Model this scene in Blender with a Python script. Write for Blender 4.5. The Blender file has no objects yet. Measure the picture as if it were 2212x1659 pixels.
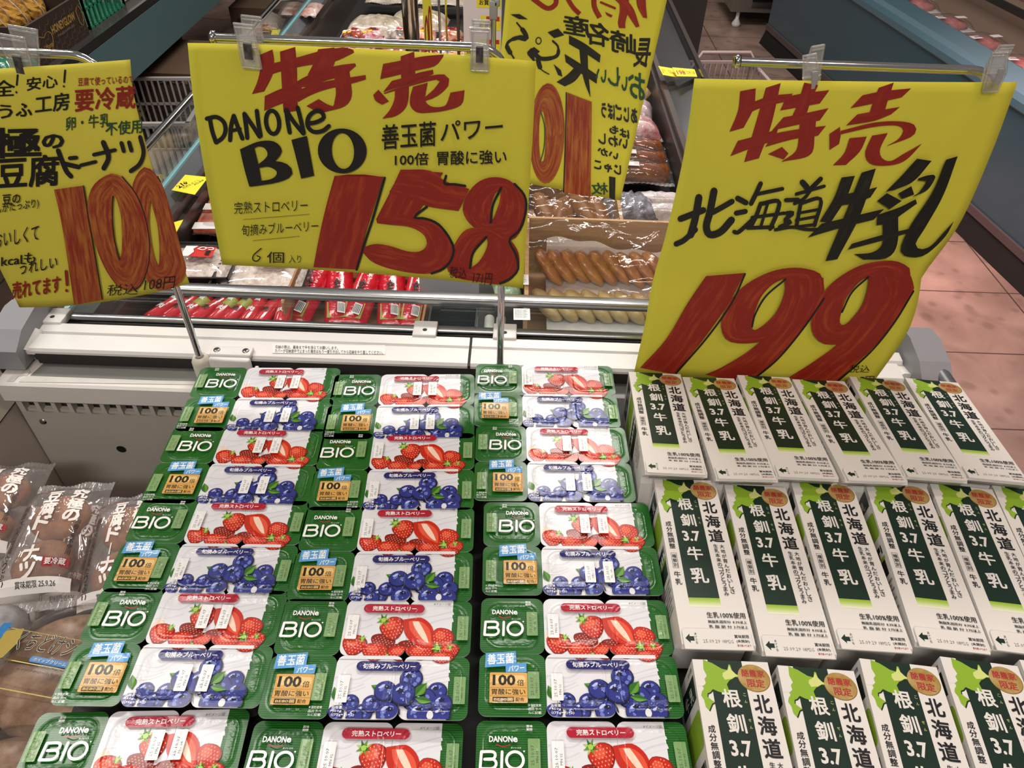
import bpy, bmesh, math, random
from math import sin, cos, pi, sqrt, radians, hypot
from mathutils import Vector, Matrix, noise
from mathutils.geometry import tessellate_polygon
random.seed(7)
S = bpy.context.scene
COL = S.collection
W, H, F = 2212.0, 1659.0, 1600.0

# ------------------------------------------------------------------ camera
CAM = Vector((0, 0, 1.526))
_th, _r = radians(42.2), 0.035
FW = Vector((0, cos(_th), -sin(_th)))
_rt = Vector((1, 0, 0)); _up = _rt.cross(FW)
RT = _rt * cos(_r) + _up * sin(_r)
UP = _up * cos(_r) - _rt * sin(_r)
cam = bpy.data.cameras.new('camera'); cam.sensor_width = 36; cam.lens = F / W * 36
cam.clip_start = 0.02; cam.clip_end = 60
cam.dof.use_dof = False
co = bpy.data.objects.new('camera', cam); COL.objects.link(co)
co.matrix_world = Matrix(((RT.x, UP.x, -FW.x, CAM.x), (RT.y, UP.y, -FW.y, CAM.y), (RT.z, UP.z, -FW.z, CAM.z), (0, 0, 0, 1)))
S.camera = co

# ------------------------------------------------------------------ light
S.view_settings.view_transform = 'Standard'
S.view_settings.look = 'None'
S.view_settings.gamma = 1
S.view_settings.exposure = -0.38
wd = bpy.data.worlds.new('world'); S.world = wd; wd.use_nodes = True
bg = wd.node_tree.nodes['Background']
bg.inputs[0].default_value = (1.0, 0.93, 0.86, 1); bg.inputs[1].default_value = 0.26


def area(name, loc, aim, sx, sy, power, col=(1, .95, .88)):
    l = bpy.data.lights.new(name, 'AREA'); l.shape = 'RECTANGLE'; l.size = sx; l.size_y = sy
    l.energy = power; l.color = col
    o = bpy.data.objects.new(name, l); COL.objects.link(o); o.location = loc
    o.rotation_euler = (Vector(aim) - Vector(loc)).to_track_quat('-Z', 'Y').to_euler()
    if 'meat' in name: l.spread = radians(110)
    return o


area('ceiling_lamp', (-1.7, 1.1, 3.1), (-1.5, 1.1, 0), 0.25, 1.3, 42)
area('ceiling_lamp', (0.1, 2.6, 3.1), (0.1, 2.4, 0), 1.3, 0.3, 78)
area('ceiling_lamp', (-0.3, -1.5, 3.1), (-0.2, 0.8, .8), 1.4, 0.35, 44)
area('case_fill_light', (-.12, .952, .846), (-.12, 1.25, .66), 1.1, .012, 1.1, (1, .97, .93))  # added fill under the front rail, brightens the shaded goods behind the glass
area('ceiling_lamp', (-2.6, 3.6, 3.1), (-2.4, 3.4, 0), 0.25, 1.3, 26)
area('ceiling_lamp', (0.6, 6.0, 3.1), (0.6, 5.5, 0), 1.4, 0.3, 30)
area('meat_case_lamp', (2.35, 2.6, 1.25), (2.2, 2.6, 0), 0.1, 3.6, 40, (1, .55, .52))
area('aisle_lamp', (1.0, 0.0, 3.1), (1.3, 1.4, 0), 0.5, 0.5, 16, (1, .68, .58))
S.cycles.max_bounces = 7; S.cycles.diffuse_bounces = 2; S.cycles.glossy_bounces = 3
S.cycles.transmission_bounces = 3; S.cycles.transparent_max_bounces = 14
S.cycles.caustics_reflective = False; S.cycles.caustics_refractive = False
S.cycles.use_adaptive_sampling = True; S.cycles.adaptive_threshold = 0.03
S.cycles.sample_clamp_indirect = 4


# ------------------------------------------------------------------ photo ray helpers (give real points on real surfaces)
def ray(x, y):
    return FW + RT * ((x - W / 2) / F) - UP * ((y - H / 2) / F)


def P(x, y, z):
    d = ray(x, y); return CAM + d * ((z - CAM.z) / d.z)


def V(x, y, Y):
    d = ray(x, y); return CAM + d * (Y / d.y)


def VX(x, y, X):
    d = ray(x, y); return CAM + d * (X / d.x)


# ------------------------------------------------------------------ materials
def lin(h):
    if isinstance(h, (tuple, list)):
        c = h
    else:
        c = [int(h[i:i + 2], 16) / 255 for i in (0, 2, 4)]
    return tuple((v / 12.92 if v <= .04045 else ((v + .055) / 1.055) ** 2.4) for v in c) + (1,)


_M = {}


def nt(m):
    return m.node_tree.nodes, m.node_tree.links


def mat(name, col, rough=.5, metal=0, var=0, vs=20, bump=0, bs=60, spec=.5, col2=None, stretch=None, coat=0, dist=.001):
    if name in _M: return _M[name]
    m = bpy.data.materials.new(name); m.use_nodes = True; N, L = nt(m)
    b = N['Principled BSDF']
    b.inputs['Base Color'].default_value = lin(col); b.inputs['Roughness'].default_value = rough
    b.inputs['Metallic'].default_value = metal; b.inputs['Specular IOR Level'].default_value = spec
    b.inputs['Coat Weight'].default_value = coat; b.inputs['Coat Roughness'].default_value = .1
    tc = mp = None
    if var or bump or col2:
        tc = N.new('ShaderNodeTexCoord'); mp = N.new('ShaderNodeMapping'); L.new(tc.outputs['Object'], mp.inputs[0])
        if stretch: mp.inputs['Scale'].default_value = stretch
    if var or col2:
        n = N.new('ShaderNodeTexNoise'); n.inputs['Scale'].default_value = vs; n.inputs['Detail'].default_value = 5
        n.inputs['Roughness'].default_value = .6
        L.new(mp.outputs[0], n.inputs[0])
        r = N.new('ShaderNodeValToRGB'); L.new(n.outputs[0], r.inputs[0])
        c = lin(col)
        if col2:
            r.color_ramp.elements[0].position = .35; r.color_ramp.elements[1].position = .65
            r.color_ramp.elements[0].color = c; r.color_ramp.elements[1].color = lin(col2)
        else:
            r.color_ramp.elements[0].position = .3; r.color_ramp.elements[1].position = .7
            r.color_ramp.elements[0].color = tuple(v * (1 - var) for v in c[:3]) + (1,)
            r.color_ramp.elements[1].color = tuple(min(1, v * (1 + var)) for v in c[:3]) + (1,)
        L.new(r.outputs[0], b.inputs['Base Color'])
    if bump:
        n = N.new('ShaderNodeTexNoise'); n.inputs['Scale'].default_value = bs; n.inputs['Detail'].default_value = 3
        L.new(mp.outputs[0], n.inputs[0])
        bp = N.new('ShaderNodeBump'); bp.inputs['Strength'].default_value = bump; bp.inputs['Distance'].default_value = dist
        L.new(n.outputs[0], bp.inputs['Height']); L.new(bp.outputs[0], b.inputs['Normal'])
    _M[name] = m; return m


def film(name, tint='ffffff', milky=.06, gloss=.35, bs=60, bump=.6, rough=.08, dist=.004, stretch=None):
    """thin clear plastic: mostly see-through, with sharp reflections broken up by creases"""
    if name in _M: return _M[name]
    m = bpy.data.materials.new(name); m.use_nodes = True; N, L = nt(m)
    N.remove(N['Principled BSDF']); out = N['Material Output']
    tr = N.new('ShaderNodeBsdfTransparent'); tr.inputs[0].default_value = lin(tint)
    gl = N.new('ShaderNodeBsdfGlossy'); gl.inputs['Roughness'].default_value = rough
    df = N.new('ShaderNodeBsdfDiffuse'); df.inputs[0].default_value = lin('f0eeee')
    fr = N.new('ShaderNodeLayerWeight'); pw = N.new('ShaderNodeMath'); pw.operation = 'POWER'; pw.inputs[1].default_value = 4; L.new(fr.outputs['Facing'], pw.inputs[0])
    mu = N.new('ShaderNodeMath'); mu.operation = 'MULTIPLY_ADD'; mu.inputs[1].default_value = .85; mu.inputs[2].default_value = .03 + gloss * .09
    tc = N.new('ShaderNodeTexCoord'); mp = N.new('ShaderNodeMapping'); L.new(tc.outputs['Object'], mp.inputs[0])
    if stretch: mp.inputs['Scale'].default_value = stretch
    n = N.new('ShaderNodeTexNoise'); n.inputs['Scale'].default_value = bs; n.inputs['Detail'].default_value = 3
    n.inputs['Distortion'].default_value = .8
    L.new(mp.outputs[0], n.inputs[0])
    bp = N.new('ShaderNodeBump'); bp.inputs['Strength'].default_value = bump; bp.inputs['Distance'].default_value = dist
    L.new(n.outputs[0], bp.inputs['Height']); L.new(bp.outputs[0], gl.inputs['Normal']); L.new(bp.outputs[0], fr.inputs['Normal'])
    m1 = N.new('ShaderNodeMixShader'); m1.inputs[0].default_value = milky
    L.new(tr.outputs[0], m1.inputs[1]); L.new(df.outputs[0], m1.inputs[2])
    L.new(pw.outputs[0], mu.inputs[0])
    m2 = N.new('ShaderNodeMixShader'); L.new(mu.outputs[0], m2.inputs[0]); L.new(m1.outputs[0], m2.inputs[1]); L.new(gl.outputs[0], m2.inputs[2])
    L.new(m2.outputs[0], out.inputs[0])
    _M[name] = m; return m


def ink(name, c1, c2, amt=.5, rough=.55, ax=26, ay=1.2):
    """marker ink with brush streaks that follow the stroke (uv: across, along)"""
    if name in _M: return _M[name]
    m = mat(name, c1, rough); N, L = nt(m); b = N['Principled BSDF']
    uv = N.new('ShaderNodeUVMap'); uv.uv_map = 'uv'
    mp = N.new('ShaderNodeMapping'); mp.inputs['Scale'].default_value = (ax, ay, 1); L.new(uv.outputs[0], mp.inputs[0])
    n = N.new('ShaderNodeTexNoise'); n.inputs['Scale'].default_value = 1; n.inputs['Detail'].default_value = 6; n.inputs['Roughness'].default_value = .65
    L.new(mp.outputs[0], n.inputs[0])
    r = N.new('ShaderNodeValToRGB'); e = r.color_ramp.elements
    e[0].position = .62 - amt * .3; e[0].color = lin(c1); e[1].position = .86 - amt * .25; e[1].color = lin(c2)
    L.new(n.outputs[0], r.inputs[0]); L.new(r.outputs[0], b.inputs['Base Color'])
    return m


# ------------------------------------------------------------------ object helpers
def tag(o, label=None, cat=None, group=None, kind=None):
    if label: o['label'] = label
    if cat: o['category'] = cat
    if group: o['group'] = group
    if kind: o['kind'] = kind
    return o


def empty(name, loc=(0, 0, 0), rz=0, label=None, cat=None, group=None):
    o = bpy.data.objects.new(name, None); COL.objects.link(o); o.location = loc; o.rotation_euler = (0, 0, rz)
    o.empty_display_size = .02
    return tag(o, label, cat, group)


def ob(name, me, parent=None, loc=None, rot=None):
    o = bpy.data.objects.new(name, me); COL.objects.link(o)
    if loc is not None: o.location = loc
    if rot is not None: o.rotation_euler = rot
    if parent: o.parent = parent
    return o


def copy_tree(o, parent=None):
    c = o.copy(); COL.objects.link(c)
    if parent: c.parent = parent
    for ch in [x for x in COL.objects if x.parent == o]:
        copy_tree(ch, c)
    return c


class MB:
    def __init__(s):
        s.v = []; s.f = []; s.m = []; s.uv = []; s.mats = []; s.sm = []

    def mi(s, m):
        if m not in s.mats: s.mats.append(m)
        return s.mats.index(m)

    def add(s, vs, fs, m, uvs=None, smooth=False, M=None):
        b = len(s.v)
        for v in vs:
            v = Vector(v)
            if M is not None: v = M @ v
            s.v.append(v)
        k = s.mi(m)
        for i, f in enumerate(fs):
            s.f.append([b + j for j in f]); s.m.append(k); s.sm.append(smooth)
            s.uv.append([uvs[j] for j in f] if uvs else [(0, 0)] * len(f))
        return s

    def box(s, c, d, m, M=None, bev=0):
        x, y, z = [q / 2 for q in d]; c = Vector(c)
        if bev <= 0:
            vs = [c + Vector((i * x, j * y, k * z)) for i in (-1, 1) for j in (-1, 1) for k in (-1, 1)]
            return s.add(vs, [(0, 1, 3, 2), (4, 6, 7, 5), (0, 4, 5, 1), (2, 3, 7, 6), (0, 2, 6, 4), (1, 5, 7, 3)], m, M=M)
        bm = bmesh.new(); bmesh.ops.create_cube(bm, size=1)
        for v in bm.verts: v.co = Vector((v.co.x * 2 * x, v.co.y * 2 * y, v.co.z * 2 * z)) + c
        bmesh.ops.bevel(bm, geom=bm.edges[:], offset=bev, segments=2, affect='EDGES', profile=.5)
        bm.verts.index_update()
        s.add([v.co.copy() for v in bm.verts], [[v.index for v in f.verts] for f in bm.faces], m, M=M, smooth=True); bm.free(); return s

    def tube(s, pts, r, m, n=10, cap=True, smooth=True):
        pts = [Vector(p) for p in pts]; k = len(pts); rs = r if isinstance(r, (list, tuple)) else [r] * k
        vs = []; up = None
        for i, p in enumerate(pts):
            t = (pts[min(i + 1, k - 1)] - pts[max(i - 1, 0)]).normalized()
            if up is None: up = Vector((0, 0, 1)) if abs(t.z) < .9 else Vector((1, 0, 0))
            a = t.cross(up).normalized(); up = a.cross(t).normalized()
            for j in range(n):
                q = 2 * pi * j / n; vs.append(p + a * cos(q) * rs[i] + up * sin(q) * rs[i])
        fs = [(i * n + j, i * n + (j + 1) % n, (i + 1) * n + (j + 1) % n, (i + 1) * n + j) for i in range(k - 1) for j in range(n)]
        s.add(vs, fs, m, smooth=smooth)
        if cap: s.add(vs[:n], [list(range(n))[::-1]], m); s.add(vs[-n:], [list(range(n))], m)
        return s

    def lathe(s, prof, m, n=24, c=(0, 0, 0), M=None, smooth=True):
        c = Vector(c); vs = []
        for r, z in prof:
            for j in range(n): q = 2 * pi * j / n; vs.append(c + Vector((r * cos(q), r * sin(q), z)))
        fs = [(i * n + j, i * n + (j + 1) % n, (i + 1) * n + (j + 1) % n, (i + 1) * n + j) for i in range(len(prof) - 1) for j in range(n)]
        return s.add(vs, fs, m, smooth=smooth, M=M)

    def ball(s, c, r, m, nu=14, nv=9, nz=0, ns=8, seed=0, M=None):
        c = Vector(c); r = Vector(r if isinstance(r, (tuple, list)) else (r, r, r)); vs = []
        for i in range(nv + 1):
            t = pi * i / nv
            for j in range(nu):
                q = 2 * pi * j / nu; d = Vector((sin(t) * cos(q), sin(t) * sin(q), cos(t)))
                k = 1 + nz * noise.noise(d * ns + Vector((seed, seed * 1.7, 0))) if nz else 1
                vs.append(c + Vector((d.x * r.x, d.y * r.y, d.z * r.z)) * k)
        fs = [(i * nu + j, (i + 1) * nu + j, (i + 1) * nu + (j + 1) % nu, i * nu + (j + 1) % nu) for i in range(nv) for j in range(nu)]
        return s.add(vs, fs, m, smooth=True, M=M)

    def prism(s, poly, a, b, m, axis='x'):
        """extrude a closed 2D outline from a to b along an axis"""
        def pt(p, t): return (t, p[0], p[1]) if axis == 'x' else ((p[0], t, p[1]) if axis == 'y' else (p[0], p[1], t))
        n = len(poly); vs = [pt(p, a) for p in poly] + [pt(p, b) for p in poly]
        s.add(vs, [(i, (i + 1) % n, n + (i + 1) % n, n + i) for i in range(n)], m)
        tr = tessellate_polygon([[Vector((p[0], p[1], 0)) for p in poly]])
        s.add(vs, [list(t) for t in tr] + [[n + j for j in t][::-1] for t in tr], m); return s

    def mesh(s, name):
        me = bpy.data.meshes.new(name); me.from_pydata([tuple(v) for v in s.v], [], s.f)
        for m in s.mats: me.materials.append(m)
        me.polygons.foreach_set('material_index', s.m); me.polygons.foreach_set('use_smooth', s.sm)
        l = me.uv_layers.new(name='uv'); flat = []
        for u in s.uv:
            for q in u: flat += [q[0], q[1]]
        l.data.foreach_set('uv', flat); me.update(); return me

    def obj(s, name, parent=None, loc=None, rot=None):
        return ob(name, s.mesh(name), parent, loc, rot)


# ------------------------------------------------------------------ flat artwork (lettering, printing)
_G = {}


def glyphs(text, bold=0, res=3, sh=0):
    k = (text, bold, res, sh)
    if k in _G: return _G[k]
    cu = bpy.data.curves.new('lettering', 'FONT'); cu.body = text; cu.resolution_u = res; cu.offset = bold; cu.shear = sh
    o = bpy.data.objects.new('lettering', cu); me = o.to_mesh()
    vs = [(v.co.x, v.co.y) for v in me.vertices]; fs = [list(p.vertices) for p in me.polygons]
    o.to_mesh_clear(); bpy.data.objects.remove(o); bpy.data.curves.remove(cu)
    xs = [v[0] for v in vs] or [0, 1]; ys = [v[1] for v in vs] or [0, 1]
    x0, x1, y0, y1 = min(xs), max(xs), min(ys), max(ys); w = max(x1 - x0, 1e-6); h = max(y1 - y0, 1e-6)
    _G[k] = ([((x - x0) / w, (y1 - y) / h) for x, y in vs], fs, w, h); return _G[k]


def resamp(pts, n, closed=False):
    """smooth curve through points, n samples by length"""
    pts = [Vector(p) for p in pts]
    if len(pts) > 2:
        out = []; k = len(pts)
        for i in range(k - 1):
            p0 = pts[i - 1] if i else (pts[-2] if closed else pts[0] * 2 - pts[1]); p1, p2 = pts[i], pts[i + 1]
            p3 = pts[i + 2] if i + 2 < k else (pts[1] if closed else p2 * 2 - p1)
            for j in range(8):
                t = j / 8
                out.append(.5 * ((2 * p1) + (p2 - p0) * t + (2 * p0 - 5 * p1 + 4 * p2 - p3) * t * t + (3 * p1 - p0 - 3 * p2 + p3) * t ** 3))
        out.append(pts[-1]); pts = out
    d = [0]
    for a, b in zip(pts, pts[1:]): d.append(d[-1] + (b - a).length)
    T = d[-1] or 1; res = []; j = 0
    for i in range(n):
        t = T * i / (n - 1)
        while j < len(d) - 2 and d[j + 1] < t: j += 1
        s = (t - d[j]) / ((d[j + 1] - d[j]) or 1); res.append(pts[j].lerp(pts[j + 1], min(max(s, 0), 1)))
    return res, T


class Art:
    """2D polygons, y pointing down; every call goes on its own thin layer above the last"""
    def __init__(s, tf=None):
        s.L = []; s.lay = 0; s.tf = tf or (lambda x, y: (x, y))

    def z(s, ox, oy, k):
        s.tf = lambda x, y: (ox + x / k, oy + y / k)

    def up(s): s.lay += 1

    def raw(s, vs, fs, m, uv=None):
        s.L.append(([s.tf(*v[:2]) for v in vs], fs, m, s.lay, uv)); return s

    def poly(s, pts, m, up=True):
        tr = tessellate_polygon([[Vector((p[0], p[1], 0)) for p in pts]])
        s.raw(pts, [list(t) for t in tr], m)
        if up: s.up()
        return s

    def rect(s, x0, y0, x1, y1, m, r=0, sk=0, nx=1, ny=1):
        if r <= 0:
            vs = []; fs = []
            for j in range(ny + 1):
                for i in range(nx + 1): vs.append((x0 + (x1 - x0) * i / nx + sk * j / ny, y0 + (y1 - y0) * j / ny))
            for j in range(ny):
                for i in range(nx): a = j * (nx + 1) + i; fs.append([a, a + 1, a + nx + 2, a + nx + 1])
            s.raw(vs, fs, m); s.up(); return s
        pts = []
        for cx, cy, a in ((x1 - r, y0 + r, -90), (x1 - r, y1 - r, 0), (x0 + r, y1 - r, 90), (x0 + r, y0 + r, 180)):
            for k in range(6): q = radians(a + 18 * k); pts.append((cx + r * cos(q), cy + r * sin(q)))
        s.raw(pts, [list(range(len(pts)))], m); s.up(); return s

    def ell(s, cx, cy, rx, ry, m, rot=0, n=24, a0=0, a1=360):
        pts = []
        for i in range(n + (a1 - a0 < 360)):
            q = radians(a0 + (a1 - a0) * i / n); x, y = rx * cos(q), ry * sin(q)
            pts.append((cx + x * cos(rot) - y * sin(rot), cy + x * sin(rot) + y * cos(rot)))
        s.raw(pts, [list(range(len(pts)))], m); s.up(); return s

    def rib(s, A, B, m, n=16, up=True, closed=False, w=3):
        a, T = resamp(A, n, closed); b, _ = resamp(B, n, closed); vs = []; uv = []; ks = w + 1
        for i in range(n):
            for k in range(ks): vs.append(tuple(a[i].lerp(b[i], k / w))); uv.append((k / w + s.lay * 1.7, T * i / (n - 1) / 100))
        fs = [[i * ks + k, i * ks + k + 1, (i + 1) * ks + k + 1, (i + 1) * ks + k] for i in range(n - 1) for k in range(w)]
        s.raw(vs, fs, m, uv)
        if up: s.up()
        return s

    def line(s, pts, wd, m, n=None, up=True, round_=True):
        n = n or max(4, len(pts) * 4)
        c, T = resamp(pts, n); A = []; B = []
        for i in range(n):
            t = (c[min(i + 1, n - 1)] - c[max(i - 1, 0)])
            t = t.normalized() if t.length > 0 else Vector((1, 0)); nn = Vector((-t.y, t.x))
            ww = wd if not isinstance(wd, (list, tuple)) else wd[min(int(i * len(wd) / n), len(wd) - 1)]
            A.append(c[i] + nn * ww / 2); B.append(c[i] - nn * ww / 2)
        vs = []; uv = []
        for i in range(n): vs += [tuple(A[i]), tuple(B[i])]; uv += [(s.lay, i / n), (s.lay + 1, i / n)]
        s.raw(vs, [[2 * i, 2 * i + 1, 2 * i + 3, 2 * i + 2] for i in range(n - 1)], m, uv)
        if round_:
            for e, wdd in ((c[0], wd if not isinstance(wd, (list, tuple)) else wd[0]), (c[-1], wd if not isinstance(wd, (list, tuple)) else wd[-1])):
                s.lay += 1
                s.raw([(e.x + wdd / 2 * cos(k * pi / 4), e.y + wdd / 2 * sin(k * pi / 4)) for k in range(8)], [list(range(8))], m)
        if up: s.up()
        return s

    def text(s, t, x0, y0, x1, y1, m, bold=0, rise=0, sk=0, flip=False, res=2, up=True, keep=False):
        """lettering fitted to the box; rise = shift of the right end in y, sk = shift of the bottom in x"""
        cjk = any(ord(c) > 300 for c in t); bb = bold
        if cjk: bold = 0
        vs, fs, w, h = glyphs(t, bold, res)
        if keep:
            k = min((x1 - x0) / w, (y1 - y0) / h); cx, cy = (x0 + x1) / 2, (y0 + y1) / 2
            x0, x1, y0, y1 = cx - w * k / 2, cx + w * k / 2, cy - h * k / 2, cy + h * k / 2
        o = []
        for u, v in vs:
            if flip: u = 1 - u
            o.append((x0 + (x1 - x0) * u + sk * v, y0 + (y1 - y0) * v + rise * u))
        if cjk and bb > .004:
            dx, dy = bb * 1.3 * (x1 - x0) / w, bb * 1.3 * (y1 - y0) / h
            for k, (i, j) in enumerate(((-.5, -.5), (.5, -.5), (.5, .5), (-.5, .5))):
                s.lay += .2; s.raw([(x + dx * i, y + dy * j) for x, y in o], fs, m)
            if bb > .025: s.lay += .1; s.raw(o, fs, m)
        else: s.raw(o, fs, m)
        s.lay = math.floor(s.lay) if up else round(s.lay * 10) / 10
        if up: s.up()
        return s

    def vtext(s, t, cx, y0, y1, wd, m, bold=0, sk=0, res=2, keep=True):
        n = len(t); st = (y1 - y0) / n
        for i, ch in enumerate(t):
            if ch == ' ': continue
            yy = y0 + st * i; X = cx + sk * (i + .5) / n
            if ch == 'ー': s.rect(X - wd * .05, yy + st * .12, X + wd * .05, yy + st * .88, m); s.lay -= 1
            elif ch == '一': s.text(ch, X - wd * .45, yy + st * .4, X + wd * .45, yy + st * .5, m, bold, res=res, up=False)
            else: s.text(ch, X - wd / 2, yy + st * .04, X + wd / 2, yy + st * .96, m, bold, res=res, up=False, keep=keep)
        s.up(); return s

    def rtext(s, t, cx, cy, w, h, m, ang, bold=0, res=1):
        """lettering turned by an angle (radians) about its middle"""
        vs, fs, _, _ = glyphs(t, 0 if any(ord(q) > 300 for q in t) else bold, res); c, d = cos(ang), sin(ang)
        s.raw([(cx + (u - .5) * w * c - (v - .5) * h * d, cy + (u - .5) * w * d + (v - .5) * h * c) for u, v in vs], fs, m); s.up(); return s

    def into(s, mb, fn, step=.00006, base=.0003, clip=None):
        for vs, fs, m, lay, uv in s.L:
            zz = base + lay * step
            if not clip:
                mb.add([fn(x, y, zz) for x, y in vs], fs, m, uv); continue
            for f in fs:
                pts = [vs[i] for i in f]
                bx = (min(p[0] for p in pts), max(p[0] for p in pts), min(p[1] for p in pts), max(p[1] for p in pts))
                for cb, cell in clip:
                    if bx[1] < cb[0] or bx[0] > cb[1] or bx[3] < cb[2] or bx[2] > cb[3]: continue
                    q = clip_poly(pts, cell)
                    if len(q) > 2: mb.add([fn(x, y, zz) for x, y in q], [list(range(len(q)))], m)


def clip_poly(pts, cell):
    out = pts
    for i in range(len(cell)):
        ax, ay = cell[i]; bx, by = cell[(i + 1) % len(cell)]; dx, dy = bx - ax, by - ay
        inp = out; out = []
        if not inp: return []
        dd = [dx * (p[1] - ay) - dy * (p[0] - ax) for p in inp]
        if min(dd) >= 0: out = inp; continue
        if max(dd) < 0: return []
        for k in range(len(inp)):
            p, q = inp[k], inp[(k + 1) % len(inp)]; a, b = dd[k], dd[(k + 1) % len(inp)]
            if a >= 0: out.append(p)
            if (a >= 0) != (b >= 0):
                t = a / (a - b); out.append((p[0] + (q[0] - p[0]) * t, p[1] + (q[1] - p[1]) * t))
    return out

# ------------------------------------------------------------------ common materials
M_white = mat('white_enamel', 'dcd9d7', .35, var=.03, vs=8, bump=.05, bs=300)
M_wht2 = mat('off_white_plastic', 'd9d5cf', .4, var=.03, vs=12)
M_greyp = mat('grey_beige_panel', 'c4bbb1', .5, var=.04, vs=6)
M_gcap = mat('grey_cap_plastic', '8b8a8f', .42)
M_dark = mat('dark_gap', '2a2422', .7)
M_black = mat('black_plastic', '0e0d0d', .35)
M_chrome = mat('chrome', 'c8c8c8', .12, metal=1)
M_alu = mat('brushed_aluminium', 'a9a9ab', .3, metal=1, bump=.15, bs=300, stretch=(.05, 1, 1))
M_steel = mat('galvanised_plate', '9c9c98', .35, metal=.8, col2='b9b9b2', vs=60)
M_paper = mat('yellow_paper', 'd8d044', .75, var=.03, vs=9, bump=.12, bs=14, dist=.003, spec=.25)
M_paperL = mat('pale_yellow_paper', 'd6ca48', .7, var=.03, vs=9, bump=.15, bs=14, dist=.003, spec=.3)
M_paperY = mat('bright_yellow_tag', 'f0e234', .7)
M_blk = mat('black_marker', '12110f', .45)
M_blks = ink('black_brush_marker', '14130f', '3a381c', .35, ax=9, ay=.6)
M_grn = mat('green_marker', '1d4a2a', .5)
M_red = mat('red_marker', '8e1c14', .5)
M_redb = ink('red_brush', '8c1d12', '9d2c18', .6, ax=3, ay=.5)
M_redo = ink('red_orange_brush', '8e1d0e', 'b8481c', .42, ax=6, ay=.35)
M_ora = ink('orange_brown_brush', '8c2a14', 'b8742c', .66, ax=8, ay=.3)
M_clip = film('clear_plastic', 'fafaf8', milky=.15, gloss=1.2, bs=160, bump=.3, rough=.15, dist=.001)
M_glass = film('pane_glass', 'f2f6f5', milky=.015, gloss=.25, bs=3, bump=.02, rough=.02)

# ------------------------------------------------------------------ near display case (white, with the roller cover housing along its far side)
case = empty('display_case', (0, .8, 0), label='white refrigerated island case filled with yogurt packs, milk cartons and bread', cat='display case')
def cp(mb, name, kind=None):
    o = mb.obj(name, case, loc=(0, -.8, 0))
    if kind: o['kind'] = kind
    return o
XL, XR = -.757, .634
b = MB(); b.box((-.06, .808, .60), (1.39, .016, .27), M_greyp)
b.lathe([(0, 0), (.0062, 0), (.0075, .0005)], mat('hole_black', '050505', .8), 20, M=Matrix.Translation(V(262, 970, .7992)) @ Matrix.Rotation(pi / 2, 4, 'X'))
for q in ((93, 911),):
    b.lathe([(0, .002), (.004, .002), (.0055, 0)], M_alu, 16, M=Matrix.Translation(V(*q, .8)) @ Matrix.Rotation(pi / 2, 4, 'X'))
cp(b, 'back_panel')
b = MB(); b.box((XL - .012, .35, .57), (.024, .95, .31), M_greyp)
b.prism([(-.77, .725), (-.757, .725), (-.757, .722), (-.80, .80), (-.815, .80)], -.12, .83, M_greyp, 'y')
b.box((-.8, .35, .80), (.03, .95, .018), M_gcap, bev=.004); cp(b, 'side_panel')
b = MB(); b.box((XR + .012, .35, .6), (.024, .95, .34), M_greyp); cp(b, 'side_panel')
b = MB(); b.box((-.06, .87, .35), (1.42, .1, .70), M_greyp); b.box((-.06, -.14, .35), (1.42, .04, .70), M_greyp); b.box((-.06, .35, .04), (1.40, .95, .08), M_black)
cp(b, 'cabinet_body')
# ledge with worn grey film and remnants of white tape
M_ledge = mat('worn_grey_film', '7d7e78', .3, col2='6f706b', vs=6, bump=.25, bs=90, stretch=(.25, 1, 1), dist=.001)
M_tape = mat('tape_remnant', 'c8c5bf', .4, var=.05, vs=40)
b = MB(); b.prism([(.777, .752), (.773, .757), (.773, .787), (.777, .790), (.905, .790), (.905, .745), (.79, .745)], -.745, .632, M_wht2, 'x')
b.box((-.06, .9, .7935), (1.36, .012, .008), M_wht2)
b.add([(-.705, .786, .7904), (.62, .786, .7904), (.62, .858, .7904), (-.69, .858, .7904)], [(0, 1, 2, 3)], M_ledge)
a = Art(lambda x, y: tuple(P(x, y, .7905))[:2])
a.poly([(62, 776), (85, 776), (70, 790), (50, 812), (40, 812), (30, 824), (14, 824), (28, 808), (46, 808)], M_tape)
a.poly([(86, 771), (122, 771), (120, 779), (84, 778)], M_tape)
a.poly([(168, 773), (236, 776), (234, 783), (170, 780)], M_tape)
a.poly([(58, 812), (330, 822), (600, 828), (600, 834), (40, 825), (46, 818)], M_tape)
a.poly([(60, 796), (66, 803), (58, 812), (46, 809)], M_tape)
a.into(b, lambda x, y, z: (x, y, .7904 + z), base=.0002)
cp(b, 'ledge')
# air grille under the ledge
b = MB(); z0, z1 = V(100, 884, .79).z, V(100, 858, .79).z
b.box((-.06, .796, z1 + .003), (1.36, .02, .010), M_greyp, bev=.002); b.box((-.06, .796, z0 - .002), (1.36, .012, .005), M_greyp)
x = V(48, 870, .79).x; step = V(410, 870, .79).x - V(375, 870, .79).x; k = 0
b.box((-.06, .7985, (z0 + z1) / 2), (1.36, .002, z1 - z0), M_black)
while x < .62:
    b.box((x, .795, (z0 + z1) / 2), (.0062, .018, z1 - z0 + .004), M_greyp); x += step
cp(b, 'air_grille')
# shelves that carry the stock
M_deck = mat('dark_deck', '161413', .6)
b = MB(); b.box((.11, .43, .797), (1.045, .69, .012), M_deck); b.box((.115, .43, .6), (1.03, .66, .38), M_deck); cp(b, 'stock_shelf')
b = MB(); b.box((-.58, .27, .649), (.33, .78, .012), M_wht2); b.box((-.58, .27, .55), (.31, .76, .19), M_deck); cp(b, 'bread_shelf')
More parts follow.
